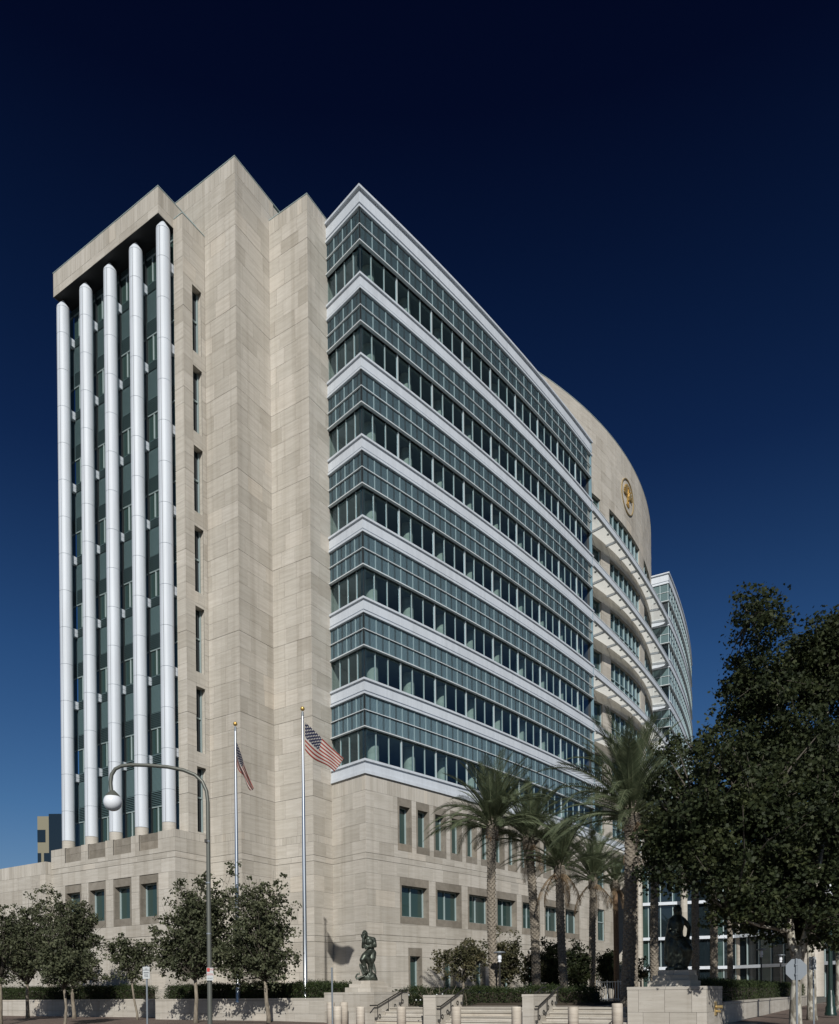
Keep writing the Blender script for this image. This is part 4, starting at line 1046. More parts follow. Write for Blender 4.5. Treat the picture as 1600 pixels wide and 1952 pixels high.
z0, z1 = at(280, 1866, 22).z, at(280, 1843, 22).z; mb = MB(); mb.box((x - .10, 21.95, z0), (x + .10, 21.965, z1)); mb.build('sign_plate', MT['signw'], t)
zc = (z0 + z1) / 2; text_obj('NO\nSTOPPING', .042, (x, 21.945, zc + .09), t, MT['signk']); text_obj('ANY\nTIME', .052, (x, 21.945, zc - .08), t, MT['signk'])
mb = MB(); mb.box((x - .07, 21.944, zc - .008), (x + .07, 21.948, zc + .012)); mb.build('sign_bar', MT['signk'], t)
t, x, z = post_sign('bare_post', 'thin bare blue-grey post standing before the bollards', 633.5, 1846, 21.0, None, .024)
mb = MB(); mb.lathe([(.026, 0), (.026, .02), (.0, .03)], (x, 21.0, z), 10); mb.build('post_cap', MT['galv'], t)
t, x, z = post_sign('stop_sign', 'back of an octagonal sign on a steel post at the right corner', 1519, 1827, 21.0, True, .03)
zc = at(1520, 1848, 21).z; mb = MB(); rr_ = .285 / math.cos(PI / 8)
mb.rings([[(x + .01 + rr_ * math.cos(PI / 8 + PI / 4 * k), 21.03 + d, zc + rr_ * math.sin(PI / 8 + PI / 4 * k)) for k in range(8)] for d in (0, .012)]); mb.build('octagon_plate', MT['galv'], t)
for dz_ in (-.13, .13): mb = MB(); mb.box((x - .045, 20.96, zc + dz_ - .02), (x + .045, 21.028, zc + dz_ + .02)); mb.build('sign_bracket', MT['galv'], t)
t, x, z = post_sign('small_sign', 'back of a small rectangular sign beside the octagonal one', 1551, 1823, 24.0, True, .026)
mb = MB(); zt = at(1551, 1824, 24).z; zb = at(1551, 1849, 24).z; mb.box((x - .11, 24.03, zb), (x + .11, 24.04, zt)); mb.build('sign_plate', MT['signw'], t)
# cast iron lamp at the far right, plaza lamps
Yl = 30.0; b = at(1584, 1936, Yl); t = empty('iron_lamp_post', (b.x, Yl, b.z), 'dark green fluted cast iron lamp post at the right edge', 'lamp post')
mb = MB(); mb.lathe([(.22, 0), (.22, .10), (.19, .14), (.19, .32), (.15, .40), (.15, .75), (.11, .85), (.11, .95), (.085, 1.0)], b, 16); o = mb.build('lamp_base', MT['greenpaint'], t); smooth_by_angle(o)
mb = MB(); mb.lathe([(.085, 1.0), (.07, 4.2), (.10, 4.22), (.10, 4.32), (.06, 4.36)], b, 14); o = mb.build('lamp_shaft', MT['greenpaint'], t); smooth_by_angle(o)
mb = MB(); mb.lathe([(.06, 4.36), (.20, 4.6), (.22, 4.95), (.12, 5.15), (.03, 5.25)], b, 16); o = mb.build('lamp_lantern', MT['globe'], t); smooth_by_angle(o)
def plaza_lamp(px, y0, y1, Y, lab):
    a = at(px, y0, Y); b = at(px, y1, Y); H = b.z - 1.05; t = empty('plaza_lamp', (a.x, Y, 1.05), lab, 'lamp', 'small flat-topped plaza lamps')
    mb = MB(); mb.lathe([(.07, 0), (.07, .08), (.045, .1), (.04, H - .5)], (a.x, Y, 1.05), 12); mb.build('lamp_post', MT['darkmetal'], t)
    mb = MB(); mb.lathe([(.05, H - .5), (.09, H - .46), (.06, H - .40), (.10, H - .33), (.08, H - .2), (.06, H - .1)], (a.x, Y, 1.05), 14); o = mb.build('lamp_head', MT['globe'], t); smooth_by_angle(o)
    mb = MB(); mb.lathe([(.22, H - .1), (.26, H - .07), (.24, H - .03), (.03, H)], (a.x, Y, 1.05), 18); o = mb.build('lamp_hood', MT['galv'], t); smooth_by_angle(o)
plaza_lamp(953.5, 1908, 1813, 33.5, 'flat-topped plaza lamp just right of the leftmost palm trunk')
plaza_lamp(1452, 1885, 1808, 44, 'flat-topped plaza lamp half in shade before the lobby glass')
plaza_lamp(1489, 1885, 1819, 46, 'bright flat-topped plaza lamp beside the octagonal sign')
# metal railing by the base of the wing
A, B_ = at(1138, 1893, 46), at(1200, 1893, 44); t = empty('metal_railing', (A.x, A.y, 1.05), 'pale metal railing with thin pickets behind the palms', 'railing')
for zz in (1.15, 2.15): mb = MB(); mb.tube([(A.x, A.y, zz), (B_.x, B_.y, zz)], .03, 6); mb.build('rail', MT['rail'], t)
for i in range(13): q_ = A.lerp(B_, i / 12); mb = MB(); mb.tube([(q_.x, q_.y, 1.05), (q_.x, q_.y, 2.25 if i % 4 == 0 else 2.13)], .028 if i % 4 == 0 else .018, 6); mb.build('picket', MT['rail'], t)
# office block far left
Yb = 120.0; a, b = at(75, 1900, Yb), at(150, 1900, Yb); zt = at(90, 1556, Yb).z
t = empty('office_block', (a.x, Yb, -.3), 'distant tan office block with dark square windows at the left edge', 'building')
mt_tan = MT['brown']; mb = MB(); mb.box((a.x, Yb, -.3), (a.x + 22, Yb + 16, zt)); mb.build('block_wall', MT['tan'], t)
row = 0; z = zt - 2.1
while z > 6:
    mb = MB(); mb.box((a.x + (.02 if row % 2 == 0 else 1.0), Yb - .08, z - 1.9), (a.x + (1.25 if row % 2 == 0 else 1.88), Yb - .02, z)); mb.build('window', MT['glassd'], t)
    if row % 2: mb = MB(); mb.box((a.x + .02, Yb - .08, z - 1.9), (a.x + .55, Yb - .02, z)); mb.build('window', MT['glassd'], t)
    row += 1; z -= 3.6
mb = MB(); mb.box((a.x + 1.9, Yb - .3, -.3), (a.x + 22, Yb - .09, zt + .3)); mb.build('glass_bay', MT['glassd'], t)

# ================================================================== STATUES
def skin(name, parent, chains, root, loc, m, k, voxel=.016, sub=2):
    """one continuous body: tapered limbs between joints (x, depth, z, radius), fused by a voxel remesh"""
    mb = MB()
    for ch in chains:
        for a, b in zip(ch, ch[1:]):
            A, B_ = Vector(a[:3]) * k, Vector(b[:3]) * k
            if (A - B_).length > 1e-4: mb.tube([A, A.lerp(B_, .5), B_], [a[3] * k, (a[3] + b[3]) * .5 * k, b[3] * k], 12)
        for a in ch: mb.ball(Vector(a[:3]) * k, a[3] * k, 12, 8)
    me = mb.build(name, m, link=False); o = bpy.data.objects.new(name, me); C.objects.link(o)
    rm = o.modifiers.new('remesh', 'REMESH'); rm.mode = 'VOXEL'; rm.voxel_size = voxel; rm.use_smooth_shade = True
    sm = o.modifiers.new('smooth', 'SMOOTH'); sm.factor = .5; sm.iterations = 3
    me2 = bpy.data.meshes.new_from_object(o.evaluated_get(bpy.context.evaluated_depsgraph_get()))
    o.modifiers.clear(); o.data = me2; me2.name = name; me2.materials.clear(); me2.materials.append(m)
    me2.polygons.foreach_set('use_smooth', [True] * len(me2.polygons))
    o.parent = parent; o.location = Vector(loc) - Vector(parent.location); return o
def fingers(h, d, L=.085, n=4, r=.017, curl=-.03):
    """four fingers fanned from a palm point h towards d, plus a thumb"""
    h = Vector(h); d = Vector(d).normalized(); s = d.cross(Vector((0, 1, 0))).normalized() if abs(d.y) < .9 else Vector((1, 0, 0)); out = []
    for i in range(n):
        a = h + s * (i - 1.5) * .028 + d * .03; l = L * (.8, 1., .95, .75)[i]
        out.append([(h.x, h.y, h.z, .042), (*a, .02), (*(a + d * l * .5 + Vector((0, curl * .3, 0))), r), (*(a + d * l * .9 + Vector((0, curl, 0))), r * .8)])
    a = h + s * .05; out.append([(h.x, h.y, h.z, .042), (*a, .021), (*(a + d * .06 + s * .02), .017)])
    return out
# the thinker: seated-standing robed man, hand to chin, eagle and serpent-necked bird at his feet (1 unit = his 1.9 m frame)
cx0, cz0 = 640., 1750.; u1 = 1 / 1000.
def S1(x, y, d, r): return ((x - cx0) * u1, d, (cz0 - y) * u1, r)
st = V3(18.5, 25.75, 2.132); Ys = st.y; K1 = Ys / FPX / 15.01 * 1000
t = empty('statue', st, 'weathered bronze statue of a bare-chested man, hand to chin, with an eagle at his feet', 'statue')
hip, waist, chest, neck = S1(700, 905, .0, .115), S1(690, 770, .0, .105), S1(672, 640, -.01, .135), S1(600, 520, -.05, .055)
shL, shR = S1(560, 590, -.03, .065), S1(782, 575, .0, .075)
handL, handR = S1(512, 515, -.15, .042), S1(620, 780, -.17, .042)
hp = (handL[0], handL[1], handL[2]); hr = (handR[0], handR[1], handR[2])
ch = [[hip, waist, chest, S1(640, 560, -.02, .09), neck, S1(560, 455, -.08, .070), S1(545, 405, -.085, .085), S1(540, 365, -.07, .062)],
      [S1(560, 455, -.08, .070), S1(540, 480, -.16, .034), S1(545, 505, -.165, .024)], [S1(545, 405, -.085, .085), S1(530, 420, -.185, .018)],
      [S1(640, 560, -.02, .09), shL, S1(495, 690, -.05, .05), S1(490, 790, -.09, .045), S1(500, 650, -.15, .040), handL],
      [S1(640, 560, -.02, .09), shR, S1(815, 670, -.01, .058), S1(835, 760, -.05, .050), S1(730, 775, -.15, .042), handR],
      [hip, S1(640, 960, -.05, .115), S1(540, 1060, -.16, .105), S1(480, 1160, -.22, .085), S1(530, 1300, -.17, .062), S1(585, 1430, -.14, .042), S1(595, 1500, -.15, .036), S1(575, 1520, -.24, .028)],
      [hip, S1(745, 960, .02, .12), S1(730, 1120, -.02, .115), S1(690, 1250, -.04, .09), S1(690, 1400, -.03, .07), S1(700, 1520, -.05, .05)],
      [S1(745, 960, .02, .12), S1(780, 1080, .05, .07), S1(790, 1160, .06, .035)], [S1(540, 1060, -.16, .105), S1(620, 1140, -.12, .10), S1(690, 1250, -.04, .09)]]
ch += fingers(hp, (.12, -.1, .9), .075) + fingers(hr, (-.9, -.2, -.1), .08)
skin('figure', t, ch, 0, st, MT['bronze'], K1, .013)
rk = [[S1(640, 1690, .0, .13), S1(560, 1650, -.03, .12), S1(470, 1690, -.02, .08), S1(380, 1715, -.02, .045)], [S1(640, 1690, .0, .13), S1(740, 1640, .02, .13), S1(810, 1690, .0, .08), S1(860, 1720, 0, .04)], [S1(640, 1690, .0, .13), S1(660, 1590, -.01, .12), S1(690, 1520, .02, .07)]]
skin('rock_base', t, rk, 0, st, MT['bronze'], K1, .02)
def feather_wing(name, pts, d, th):
    mb = MB(); mb.rings([[(st.x + (x - cx0) * u1 * K1, st.y + (d + o) * K1, st.z + (cz0 - y) * u1 * K1) for x, y in pts] for o in (-th, th)]); o = mb.build(name, MT['bronze'], t)
    b_ = o.modifiers.new('bevel', 'BEVEL'); b_.width = .02; b_.segments = 2; return o
feather_wing('eagle_wing', [(745, 1185), (790, 1210), (825, 1320), (850, 1430), (858, 1540), (845, 1570), (825, 1530), (790, 1480), (750, 1400), (730, 1290)], -.02, .035)
feather_wing('eagle_wing', [(380, 1285), (410, 1262), (470, 1275), (540, 1330), (560, 1430), (550, 1550), (510, 1600), (460, 1570), (430, 1450), (390, 1350)], -.14, .05)
skin('eagle_body', t, [[S1(470, 1300, -.17, .04), S1(510, 1370, -.15, .075), S1(530, 1470, -.12, .085), S1(530, 1560, -.10, .06)]], 0, st, MT['bronze'], K1, .015)
skin('bird_neck', t, [[S1(530, 1615, -.12, .035), S1(440, 1640, -.13, .032), S1(370, 1680, -.14, .030), S1(310, 1690, -.14, .028), S1(285, 1640, -.14, .026), S1(305, 1580, -.14, .022), S1(350, 1555, -.14, .024), S1(385, 1525, -.14, .014)], [S1(350, 1555, -.14, .024), S1(395, 1565, -.15, .010)]], 0, st, MT['bronze'], K1, .010)
# the second: robed standing figure, one arm akimbo, raised knee
cx0, cz0 = 968., 1435.; u2 = 1 / 1000.
def S2(x, y, d, r): return ((x - cx0) * u2, d, (cz0 - y) * u2, r)
st2 = V3(6.19, 25.7, 2.252); K2 = st2.y / FPX / 5.714 * 1000
t2 = empty('statue', st2, 'dark bronze statue of a robed figure with one arm akimbo, shaded by sycamores', 'statue')
hip = S2(960, 1090, 0, .075); hA = S2(1062, 1092, -.05, .024); hB = S2(905, 1060, -.07, .024)
ch = [[hip, S2(960, 1010, 0, .070), S2(968, 930, 0, .078), S2(972, 870, 0, .06), S2(972, 835, -.01, .034), S2(970, 805, -.015, .040), S2(970, 775, -.015, .048), S2(972, 755, -.01, .036)],
      [S2(970, 805, -.015, .040), S2(968, 800, -.065, .012)], [S2(970, 775, -.015, .048), S2(1010, 800, .03, .026), S2(1015, 850, .04, .022)],
      [S2(972, 870, 0, .06), S2(1032, 892, 0, .038), S2(1078, 930, 0, .027), S2(1100, 975, -.01, .024), S2(1082, 1050, -.03, .021), hA],
      [S2(972, 870, 0, .06), S2(912, 895, 0, .038), S2(890, 960, -.01, .030), S2(880, 1020, -.03, .026), hB],
      [hip, S2(1010, 1150, -.03, .075), S2(1045, 1220, -.10, .06), S2(1048, 1300, -.09, .045), S2(1030, 1380, -.07, .035)],
      [hip, S2(930, 1170, 0, .078), S2(925, 1270, 0, .070), S2(930, 1370, 0, .062)], [S2(930, 1170, 0, .078), S2(985, 1250, -.03, .070), S2(990, 1360, -.02, .070)], [S2(912, 895, 0, .038), S2(880, 1100, .02, .040), S2(878, 1230, .03, .040), S2(880, 1340, .03, .045)]]
for F_ in fingers(hA[:3], (-.5, -.3, -.5), .04, 4, .009): ch.append([(a[0], a[1], a[2], a[3] * .55 if a[3] > .03 else a[3] * .6) for a in F_])
for F_ in fingers(hB[:3], (.6, -.3, .1), .04, 4, .009): ch.append([(a[0], a[1], a[2], a[3] * .55 if a[3] > .03 else a[3] * .6) for a in F_])
skin('figure', t2, ch, 0, st2, MT['bronze'], K2, .016)
skin('rock_base', t2, [[S2(960, 1415, 0, .06), S2(900, 1420, -.01, .05), S2(865, 1425, 0, .03)], [S2(960, 1415, 0, .06), S2(1020, 1415, -.01, .055), S2(1060, 1425, 0, .03)], [S2(960, 1415, 0, .06), S2(960, 1400, -.07, .05)]], 0, st2, MT['bronze'], K2, .02)

# ================================================================== PALMS
def frond_mesh(name, L, bend, m, seed, droop=.3, nl=40, leaf=.46, stiff=1.):
    r = random.Random(seed); mb = MB(); P = []; ang = 0.; p = Vector((0, 0, 0)); n = 16
    side = r.uniform(-.10, .10); yaw = 0
    for i in range(n + 1):
        P.append(p.copy()); f = i / n
        ang = -bend * f ** 1.5; yaw = side * f * f * 3
        p = p + Vector((math.cos(ang) * math.cos(yaw), math.sin(yaw), math.sin(ang))) * (L / n)
    mb.tube(P, [.028 * (1 - i / n) + .006 for i in range(n + 1)], 4, .75, 0, False)
    for j in range(nl):
        f = .14 + .86 * j / (nl - 1); x = f * n; i = min(int(x), n - 1); q = P[i].lerp(P[i + 1], x - i); d = (P[i + 1] - P[i]).normalized()
        up = d.cross(Vector((0, 1, 0))).normalized() * -1; 
        if up.z < 0: up = -up
        ll = leaf * (math.sin(PI * min(1, f * .86 + .10)) ** .6) * r.uniform(.85, 1.1); fa = R_(62 - 34 * f)
        for sg in (-1, 1):
            sd = Vector((0, sg, 0)); dr = (d * math.cos(fa) + sd * math.sin(fa) + up * (.38 * (1 - f) + .1)).normalized()
            wv = d * .022 * r.uniform(.8, 1.2); tip = q + dr * ll + Vector((0, 0, -droop * ll * r.uniform(.5, 1.2))); mid = q + dr * ll * .5 + Vector((0, 0, -droop * ll * .12)); tn = min(1, max(0, r.gauss(.5, .2)))
            mb.poly([q - wv * .6, mid - wv, tip, mid + wv, q + wv * .6], tn)
    return mb.build(name, m, link=False)
FM = {'up': [frond_mesh('palm_frond', 2.6, .72, MT['frond'], s, .14) for s in (1, 2)], 'mid': [frond_mesh('palm_frond', 2.95, 1.45, MT['frond'], s, .36) for s in (3, 4, 5)],
      'low': [frond_mesh('palm_frond', 2.6, 1.05, MT['frond'], s, .55) for s in (6, 7)], 'dead': [frond_mesh('dry_frond', 1.9, .75, MT['deadfrond'], s, .9, 26, .40) for s in (8, 9)]}
def palm(label, base, top, rad, scale, nf=44, dead=3, seed=0, bulge=1.45, smooth_trunk=False, frond_tilt=(0, 0)):
    r = random.Random(seed); base, top = Vector(base), Vector(top)
    t = empty('palm_tree', base, label, 'palm tree', 'date palms lining the plaza')
    H = (top - base).length; rows, n = int(H / .095) * 2, 26; rings = []
    bow = Vector((r.uniform(-.12, .12), r.uniform(-.1, .1), 0))
    for i in range(rows + 1):
        f = i / rows; c = base.lerp(top, f) + bow * math.sin(PI * f); rr = rad * (1.12 - .12 * f + .35 * max(0, .06 - f) / .06)
        ring = []
        for k_ in range(n):
            a = 2 * PI * k_ / n; ph = (k_ % 2) * 1.0; b_ = ((i + (k_ // 2 % 2) * 2) % 4)
            d = 0 if smooth_trunk else rad * (.13, .02, -.09, -.05)[b_] * (.7 + .6 * r.random())
            ring.append((c.x + (rr + d) * math.cos(a), c.y + (rr + d) * math.sin(a), c.z + (0 if smooth_trunk else r.uniform(-.012, .012))))
        rings.append(ring)
    mb = MB(); mb.rings(rings); mb.build('trunk', MT['barkpalm'] if not smooth_trunk else MT['barkred'], t)
    mb = MB(); hb = .9 * scale; rings = []
    for i in range(19):
        f = i / 18; c = top + Vector((0, 0, -.5 * hb + hb * f)); prof = rad * (1 + (bulge - 1) * math.sin(PI * min(1, f * 1.15 + .05)) ** .7 if f < .82 else 1 + (bulge - 1) * (1 - f) * 2.6)
        rings.append([(c.x + prof * (1 + .10 * ((k_ + i) % 2) + r.uniform(-.04, .06)) * math.cos(2 * PI * k_ / 22 + i * .14), c.y + prof * (1 + .10 * ((k_ + i) % 2) + r.uniform(-.04, .06)) * math.sin(2 * PI * k_ / 22 + i * .14), c.z) for k_ in range(22)])
    mb.rings(rings); mb.build('crownshaft', MT['barkpalm'], t)
    mb = MB()
    for i in range(26):
        a = r.uniform(0, 2 * PI); z0 = top.z - .45 * hb + r.uniform(0, .25); q = Vector((top.x + rad * 1.15 * math.cos(a), top.y + rad * 1.15 * math.sin(a), z0)); mb.tube([q, q + Vector((math.cos(a) * .12, math.sin(a) * .12, r.uniform(-.25, .05)))], [.03, .008], 4)
    mb.build('cut_frond_stub', MT['barkred'], t, kind='stuff')
    cz = top + Vector((0, 0, .42 * hb))
    for i in range(nf):
        f = i / (nf - 1); az = i * 2.39996 + r.uniform(-.2, .2); el = R_(86 - 78 * f + r.uniform(-8, 8))
        kind = 'up' if f < .46 else 'mid' if f < .80 else 'low'
        if i >= nf - dead: kind = 'dead'; el = R_(r.uniform(-65, -35))
        me = r.choice(FM[kind]); sc_ = scale * r.uniform(.88, 1.08)
        M_ = Matrix.Translation(cz + Vector((math.cos(az) * rad * .5, math.sin(az) * rad * .5, -.5 * f * hb)) - base) @ Matrix.Rotation(az + frond_tilt[0] * .1, 4, 'Z') @ Matrix.Rotation(-el, 4, 'Y') @ Matrix.Rotation(r.uniform(-.5, .5), 4, 'X') @ Matrix.Scale(sc_, 4)
        put('dry_frond' if kind == 'dead' else 'palm_frond', me, t, M_, world=False)
    return t
def palm_px(label, xb, xt, yt, Y, wpx, scale, **kw):
    rad = wpx / 2 * Y / FPX; b = at(xb, 1900, Y); b.z = 1.05; tp = at(xt, yt, Y); palm(label, b, tp, rad, scale, **kw)
palm_px('tall leftmost date palm in front of the narrow windows, full green crown', 944, 938.5, 1578, 34.6, 15.5, 1.12, seed=1, nf=62, dead=0)
palm_px('second date palm from the left, crown overlapping the first, drooping frond at its left', 1023, 1008, 1602, 38.0, 15.5, 1.08, seed=2, dead=2, nf=54)
palm_px('third date palm from the left with thick knobbly crownshaft and dry hanging fronds', 1078, 1067, 1658, 37.6, 14.5, 1.02, seed=3, dead=6, nf=48)
palm_px('thin-trunked date palm standing before the pale metal railing', 1131, 1131, 1680, 43.5, 11.5, 1.1, seed=4, dead=4, nf=46)
palm_px('small slender palm with smooth reddish trunk tucked behind the largest palm', 1176, 1173, 1688, 46, 9.5, .72, seed=5, dead=4, nf=30, bulge=1.9, smooth_trunk=True)
palm_px('largest nearest date palm, left of the dappled plinth, its crown highest of all', 1195, 1203, 1556, 28.5, 22, 1.26, seed=6, dead=1, nf=66)
palm_px('dark palm trunk half hidden behind the largest palm', 1211, 1213, 1600, 36, 9.5, .8, seed=7, dead=2, nf=26)
palm_px('shaded palm trunk between the stone pier and the dark statue', 1250, 1252, 1600, 38, 14, .85, seed=8, dead=2, nf=28)
palm_px('sunlit ridged palm trunk just right of the dark statue', 1327, 1325, 1640, 40, 12.5, .85, seed=9, dead=2, nf=28)
palm_px('second sunlit ridged palm trunk right of the dark statue', 1361, 1360, 1650, 43, 12.5, .85, seed=10, dead=2, nf=28)
palm_px('slim shaded palm trunk beside the round lobby column', 1393, 1392, 1660, 46, 9.5, .85, seed=12, dead=2, nf=24)

# ================================================================== TREES, HEDGES
LEAF10 = np.array([(0, -.5), (.40, -.40), (.28, -.06), (.52, .12), (.18, .18), (0, .56), (-.18, .18), (-.52, .12), (-.28, -.06), (-.40, -.40)])
LEAF6 = np.array([(0, -.5), (.30, -.2), (.26, .18), (0, .55), (-.26, .18), (-.30, -.2)])
LEAF4 = np.array([(0, -.5), (.16, .0), (0, .6), (-.16, .0)])
def leaf_mesh(name, cen, size, tone, m, tmpl, rg, upbias=.5):
    N, kk = len(cen), len(tmpl)
    n = rg.normal(size=(N, 3)); n[:, 2] += upbias; n[:, 1] -= .15; n /= np.linalg.norm(n, axis=1)[:, None]
    a = rg.normal(size=(N, 3)); a -= (a * n).sum(1)[:, None] * n; a /= np.linalg.norm(a, axis=1)[:, None]; b = np.cross(n, a)
    s = size * rg.uniform(.65, 1.2, N)
    fold = np.abs(tmpl[:, 0]) * .25
    V = cen[:, None, :] + s[:, None, None] * (a[:, None, :] * tmpl[None, :, 0, None] + b[:, None, :] * tmpl[None, :, 1, None] + n[:, None, :] * fold[None, :, None])
    me = bpy.data.meshes.new(name); me.vertices.add(N * kk); me.vertices.foreach_set('co', V.reshape(-1).astype(np.float32))
    me.loops.add(N * kk); me.loops.foreach_set('vertex_index', np.arange(N * kk, dtype=np.int32))
    me.polygons.add(N); me.polygons.foreach_set('loop_start', np.arange(N, dtype=np.int32) * kk)
    try: me.polygons.foreach_set('loop_total', np.full(N, kk, dtype=np.int32))
    except Exception: pass
    at_ = me.attributes.new('tone', 'FLOAT', 'FACE'); at_.data.foreach_set('value', np.clip(tone, 0, 1).astype(np.float32))
    me.materials.append(m); me.update(calc_edges=True); me.validate(); return me
def tree(name, label, base, fork, lobes, ncl, per, leaf, m, tr, seed, group=None, bark='bark', tmpl=LEAF6, clr=.34, limbs=(), nbr=36, depth=None, cat='tree', tone0=.5, sway=.06):
    """lobes: (centre, rx, ry, rz) ellipsoids the twig clusters are strewn through"""
    rg = np.random.default_rng(seed); r = random.Random(seed); base = Vector(base); fork = Vector(fork)
    t = empty(name, base, label, cat, group)
    starts = [fork] + [Vector(q_[:3]) for pl_ in limbs for q_ in pl_[1:]]
    vol = np.array([(rx * ry * rz) ** .8 for _, rx, ry, rz in lobes]); nb = max(8, int(ncl / 5.5)); twigs = []; CC, CT = [], []
    for i in rg.choice(len(lobes), nb, p=vol / vol.sum()):
        c, rx, ry, rz = lobes[i]; d = rg.normal(size=3); d[2] += .25; d /= np.linalg.norm(d); f = rg.uniform(.15, 1.0) ** .45 * rg.uniform(.85, 1.16)
        e = Vector(c) + Vector((d[0] * rx * f, d[1] * ry * f, d[2] * rz * f)); s = min(starts, key=lambda q_: (q_ - e).length) if limbs else fork.lerp(base, r.uniform(0, .15))
        L = (e - s).length; m1 = s.lerp(e, .45) + Vector((r.uniform(-.07, .07) * L, r.uniform(-.07, .07) * L, r.uniform(.02, .12) * L)); twigs.append((s, m1, e)); tb = rg.normal(tone0, .15)
        for q in range(int(rg.integers(4, 8))):
            u = rg.uniform(.42, 1.02); c2 = s.lerp(m1, min(1, u * 2.2)) if u < .45 else m1.lerp(e, (u - .45) / .55)
            sg = clr * (.35 + .75 * min(1, (1.05 - u) * 2.4)); nn_ = np.clip(rg.normal(size=3), -1.4, 1.4) * sg; CC.append((c2.x + nn_[0], c2.y + nn_[1], c2.z + nn_[2] * .8)); CT.append(tb + rg.normal() * .08)
    cc = np.array(CC); ctone = np.array(CT); ncl = len(cc)
    cen = np.repeat(cc, per, 0) + np.clip(rg.normal(size=(ncl * per, 3)), -1.5, 1.5) * clr * .52 * np.array([1, 1, .75]) * rg.uniform(.5, 1.3, (ncl, 1)).repeat(per, 0)
    tone = np.repeat(ctone, per) + rg.normal(0, .15, ncl * per)
    tk = MB(); pts = [base + Vector((0, 0, -.1)), base + Vector((r.uniform(-.02, .02), 0, .25)), base.lerp(fork, .5) + Vector((r.uniform(-sway, sway), r.uniform(-sway, sway), 0)), fork]
    tk.tube(pts, [tr * 1.35, tr * 1.05, tr * .9, tr * .75], 12)
    for pl_ in limbs:
        L_ = [Vector(p[:3]) for p in pl_]; tk.tube(L_, [p[3] for p in pl_], 9)
    for (s, m1, e) in twigs:
        tk.tube([s, s.lerp(m1, .55) + Vector((0, 0, .01)), m1, m1.lerp(e, .5), e], [tr * .30, tr * .24, tr * .17, tr * .10, tr * .04], 5, .5, 1)
    o = tk.build('trunk', [MT[bark], MT['twig']], t, True)
    me = leaf_mesh('crown', cen, leaf, tone, m, tmpl, rg); put('crown', me, t)
    return t
def E(px, py, rx, ry, Y, dr=None):
    k_ = Y / FPX; return (tuple(at(px, py, Y)), rx * k_, (dr if dr else rx * k_), ry * k_)
def ground_at(px, Y):
    b = at(px, 1940, Y); return Vector((b.x, Y, gz(b.x * -By + b.y * Bx, b.x * Bx + b.y * By)))
SG = 'young street trees along the left pavement'
def street(label, px, Y, fx, fy, lobes, ncl, seed, tr=.07, **kw):
    tree('street_tree', label, ground_at(px, Y), at(fx, fy, Y), [E(*l, Y) for l in lobes], ncl, 24, .125, MT['leaf'], tr, seed, SG, tmpl=LEAF6, clr=.26, **kw)
street('young street tree with pale trunk just left of the spread flag pole', 513, 31.6, 506, 1862, [(495, 1768, 64, 96), (535, 1840, 44, 40), (440, 1828, 46, 48), (527, 1688, 26, 34), (468, 1705, 46, 54)], 560, 21, .085)
street('young street tree whose crown spreads behind the tall street lamp', 374, 32.6, 372, 1858, [(380, 1770, 78, 96), (328, 1822, 48, 50), (430, 1684, 34, 46), (303, 1812, 28, 48), (395, 1694, 46, 54), (432, 1800, 46, 64)], 700, 22, .085)
street('small slender sparse street tree left of the thin parking sign', 262, 36.4, 250, 1862, [(250, 1822, 44, 50), (232, 1800, 28, 30), (285, 1815, 20, 40)], 170, 23, .05)
street('full-crowned street tree whose trunk stands just behind the near low-crowned one', 142, 39.9, 138, 1868, [(140, 1788, 66, 92), (184, 1836, 38, 42), (100, 1728, 36, 44), (160, 1726, 32, 38), (60, 1800, 40, 60)], 640, 24, .09)
street('near street tree with low crown over the hedge, left of the small sparse one', 125, 32.6, 122, 1880, [(120, 1838, 56, 42), (95, 1805, 40, 46)], 230, 25, .06)
street('street tree at the left edge with dense dark crown', 53, 41, 52, 1870, [(52, 1795, 58, 84), (15, 1790, 50, 76), (76, 1716, 32, 38)], 640, 26, .09)
street('street tree cut by the left edge of the view, pale trunk', 1, 36, 0, 1870, [(-30, 1790, 60, 90), (12, 1760, 26, 40)], 260, 27, .10)
# ornamental trees before the wing base
OG = 'small ornamental trees before the wing base'
def orn(label, px, yb, Y, fy, lobes, ncl, seed, dark=False, zb=1.05, **kw):
    b = at(px, 1900, Y); b.z = zb
    tree('ornamental_tree', label, b, at(px, fy, Y), [E(*l, Y) for l in lobes], ncl, 30 if dark else 17, .12, MT['leafdark'] if dark else MT['leaforn'], .06, seed, OG, clr=.22, **kw)
orn('open-crowned small tree right of the thinker, left of the leftmost palm', 884, 1913, 33.5, 1868, [(876, 1812, 44, 38), (842, 1836, 24, 26), (915, 1825, 22, 36)], 190, 31, nbr=60)
orn('small leafy tree behind the leftmost palm trunk', 958, 1905, 38, 1872, [(962, 1820, 40, 52), (985, 1790, 20, 26)], 260, 32, nbr=50)
orn('small tree between the second and third palms', 1010, 1905, 40, 1872, [(1012, 1840, 26, 38)], 130, 33)
orn('dark bushy tree behind the third palm trunk', 1050, 1900, 42, 1874, [(1052, 1832, 30, 48)], 260, 34, True)
orn('dark round bushy tree left of the thin-trunked palm', 1101, 1900, 44, 1876, [(1104, 1838, 36, 50)], 330, 35, True)
orn('dark bushy tree behind the metal railing', 1160, 1900, 50, 1876, [(1158, 1846, 28, 44)], 260, 36, True)
orn('small shrubby tree at the foot of the lobby pier', 1222, 1890, 40, 1870, [(1222, 1842, 8, 26)], 40, 37)
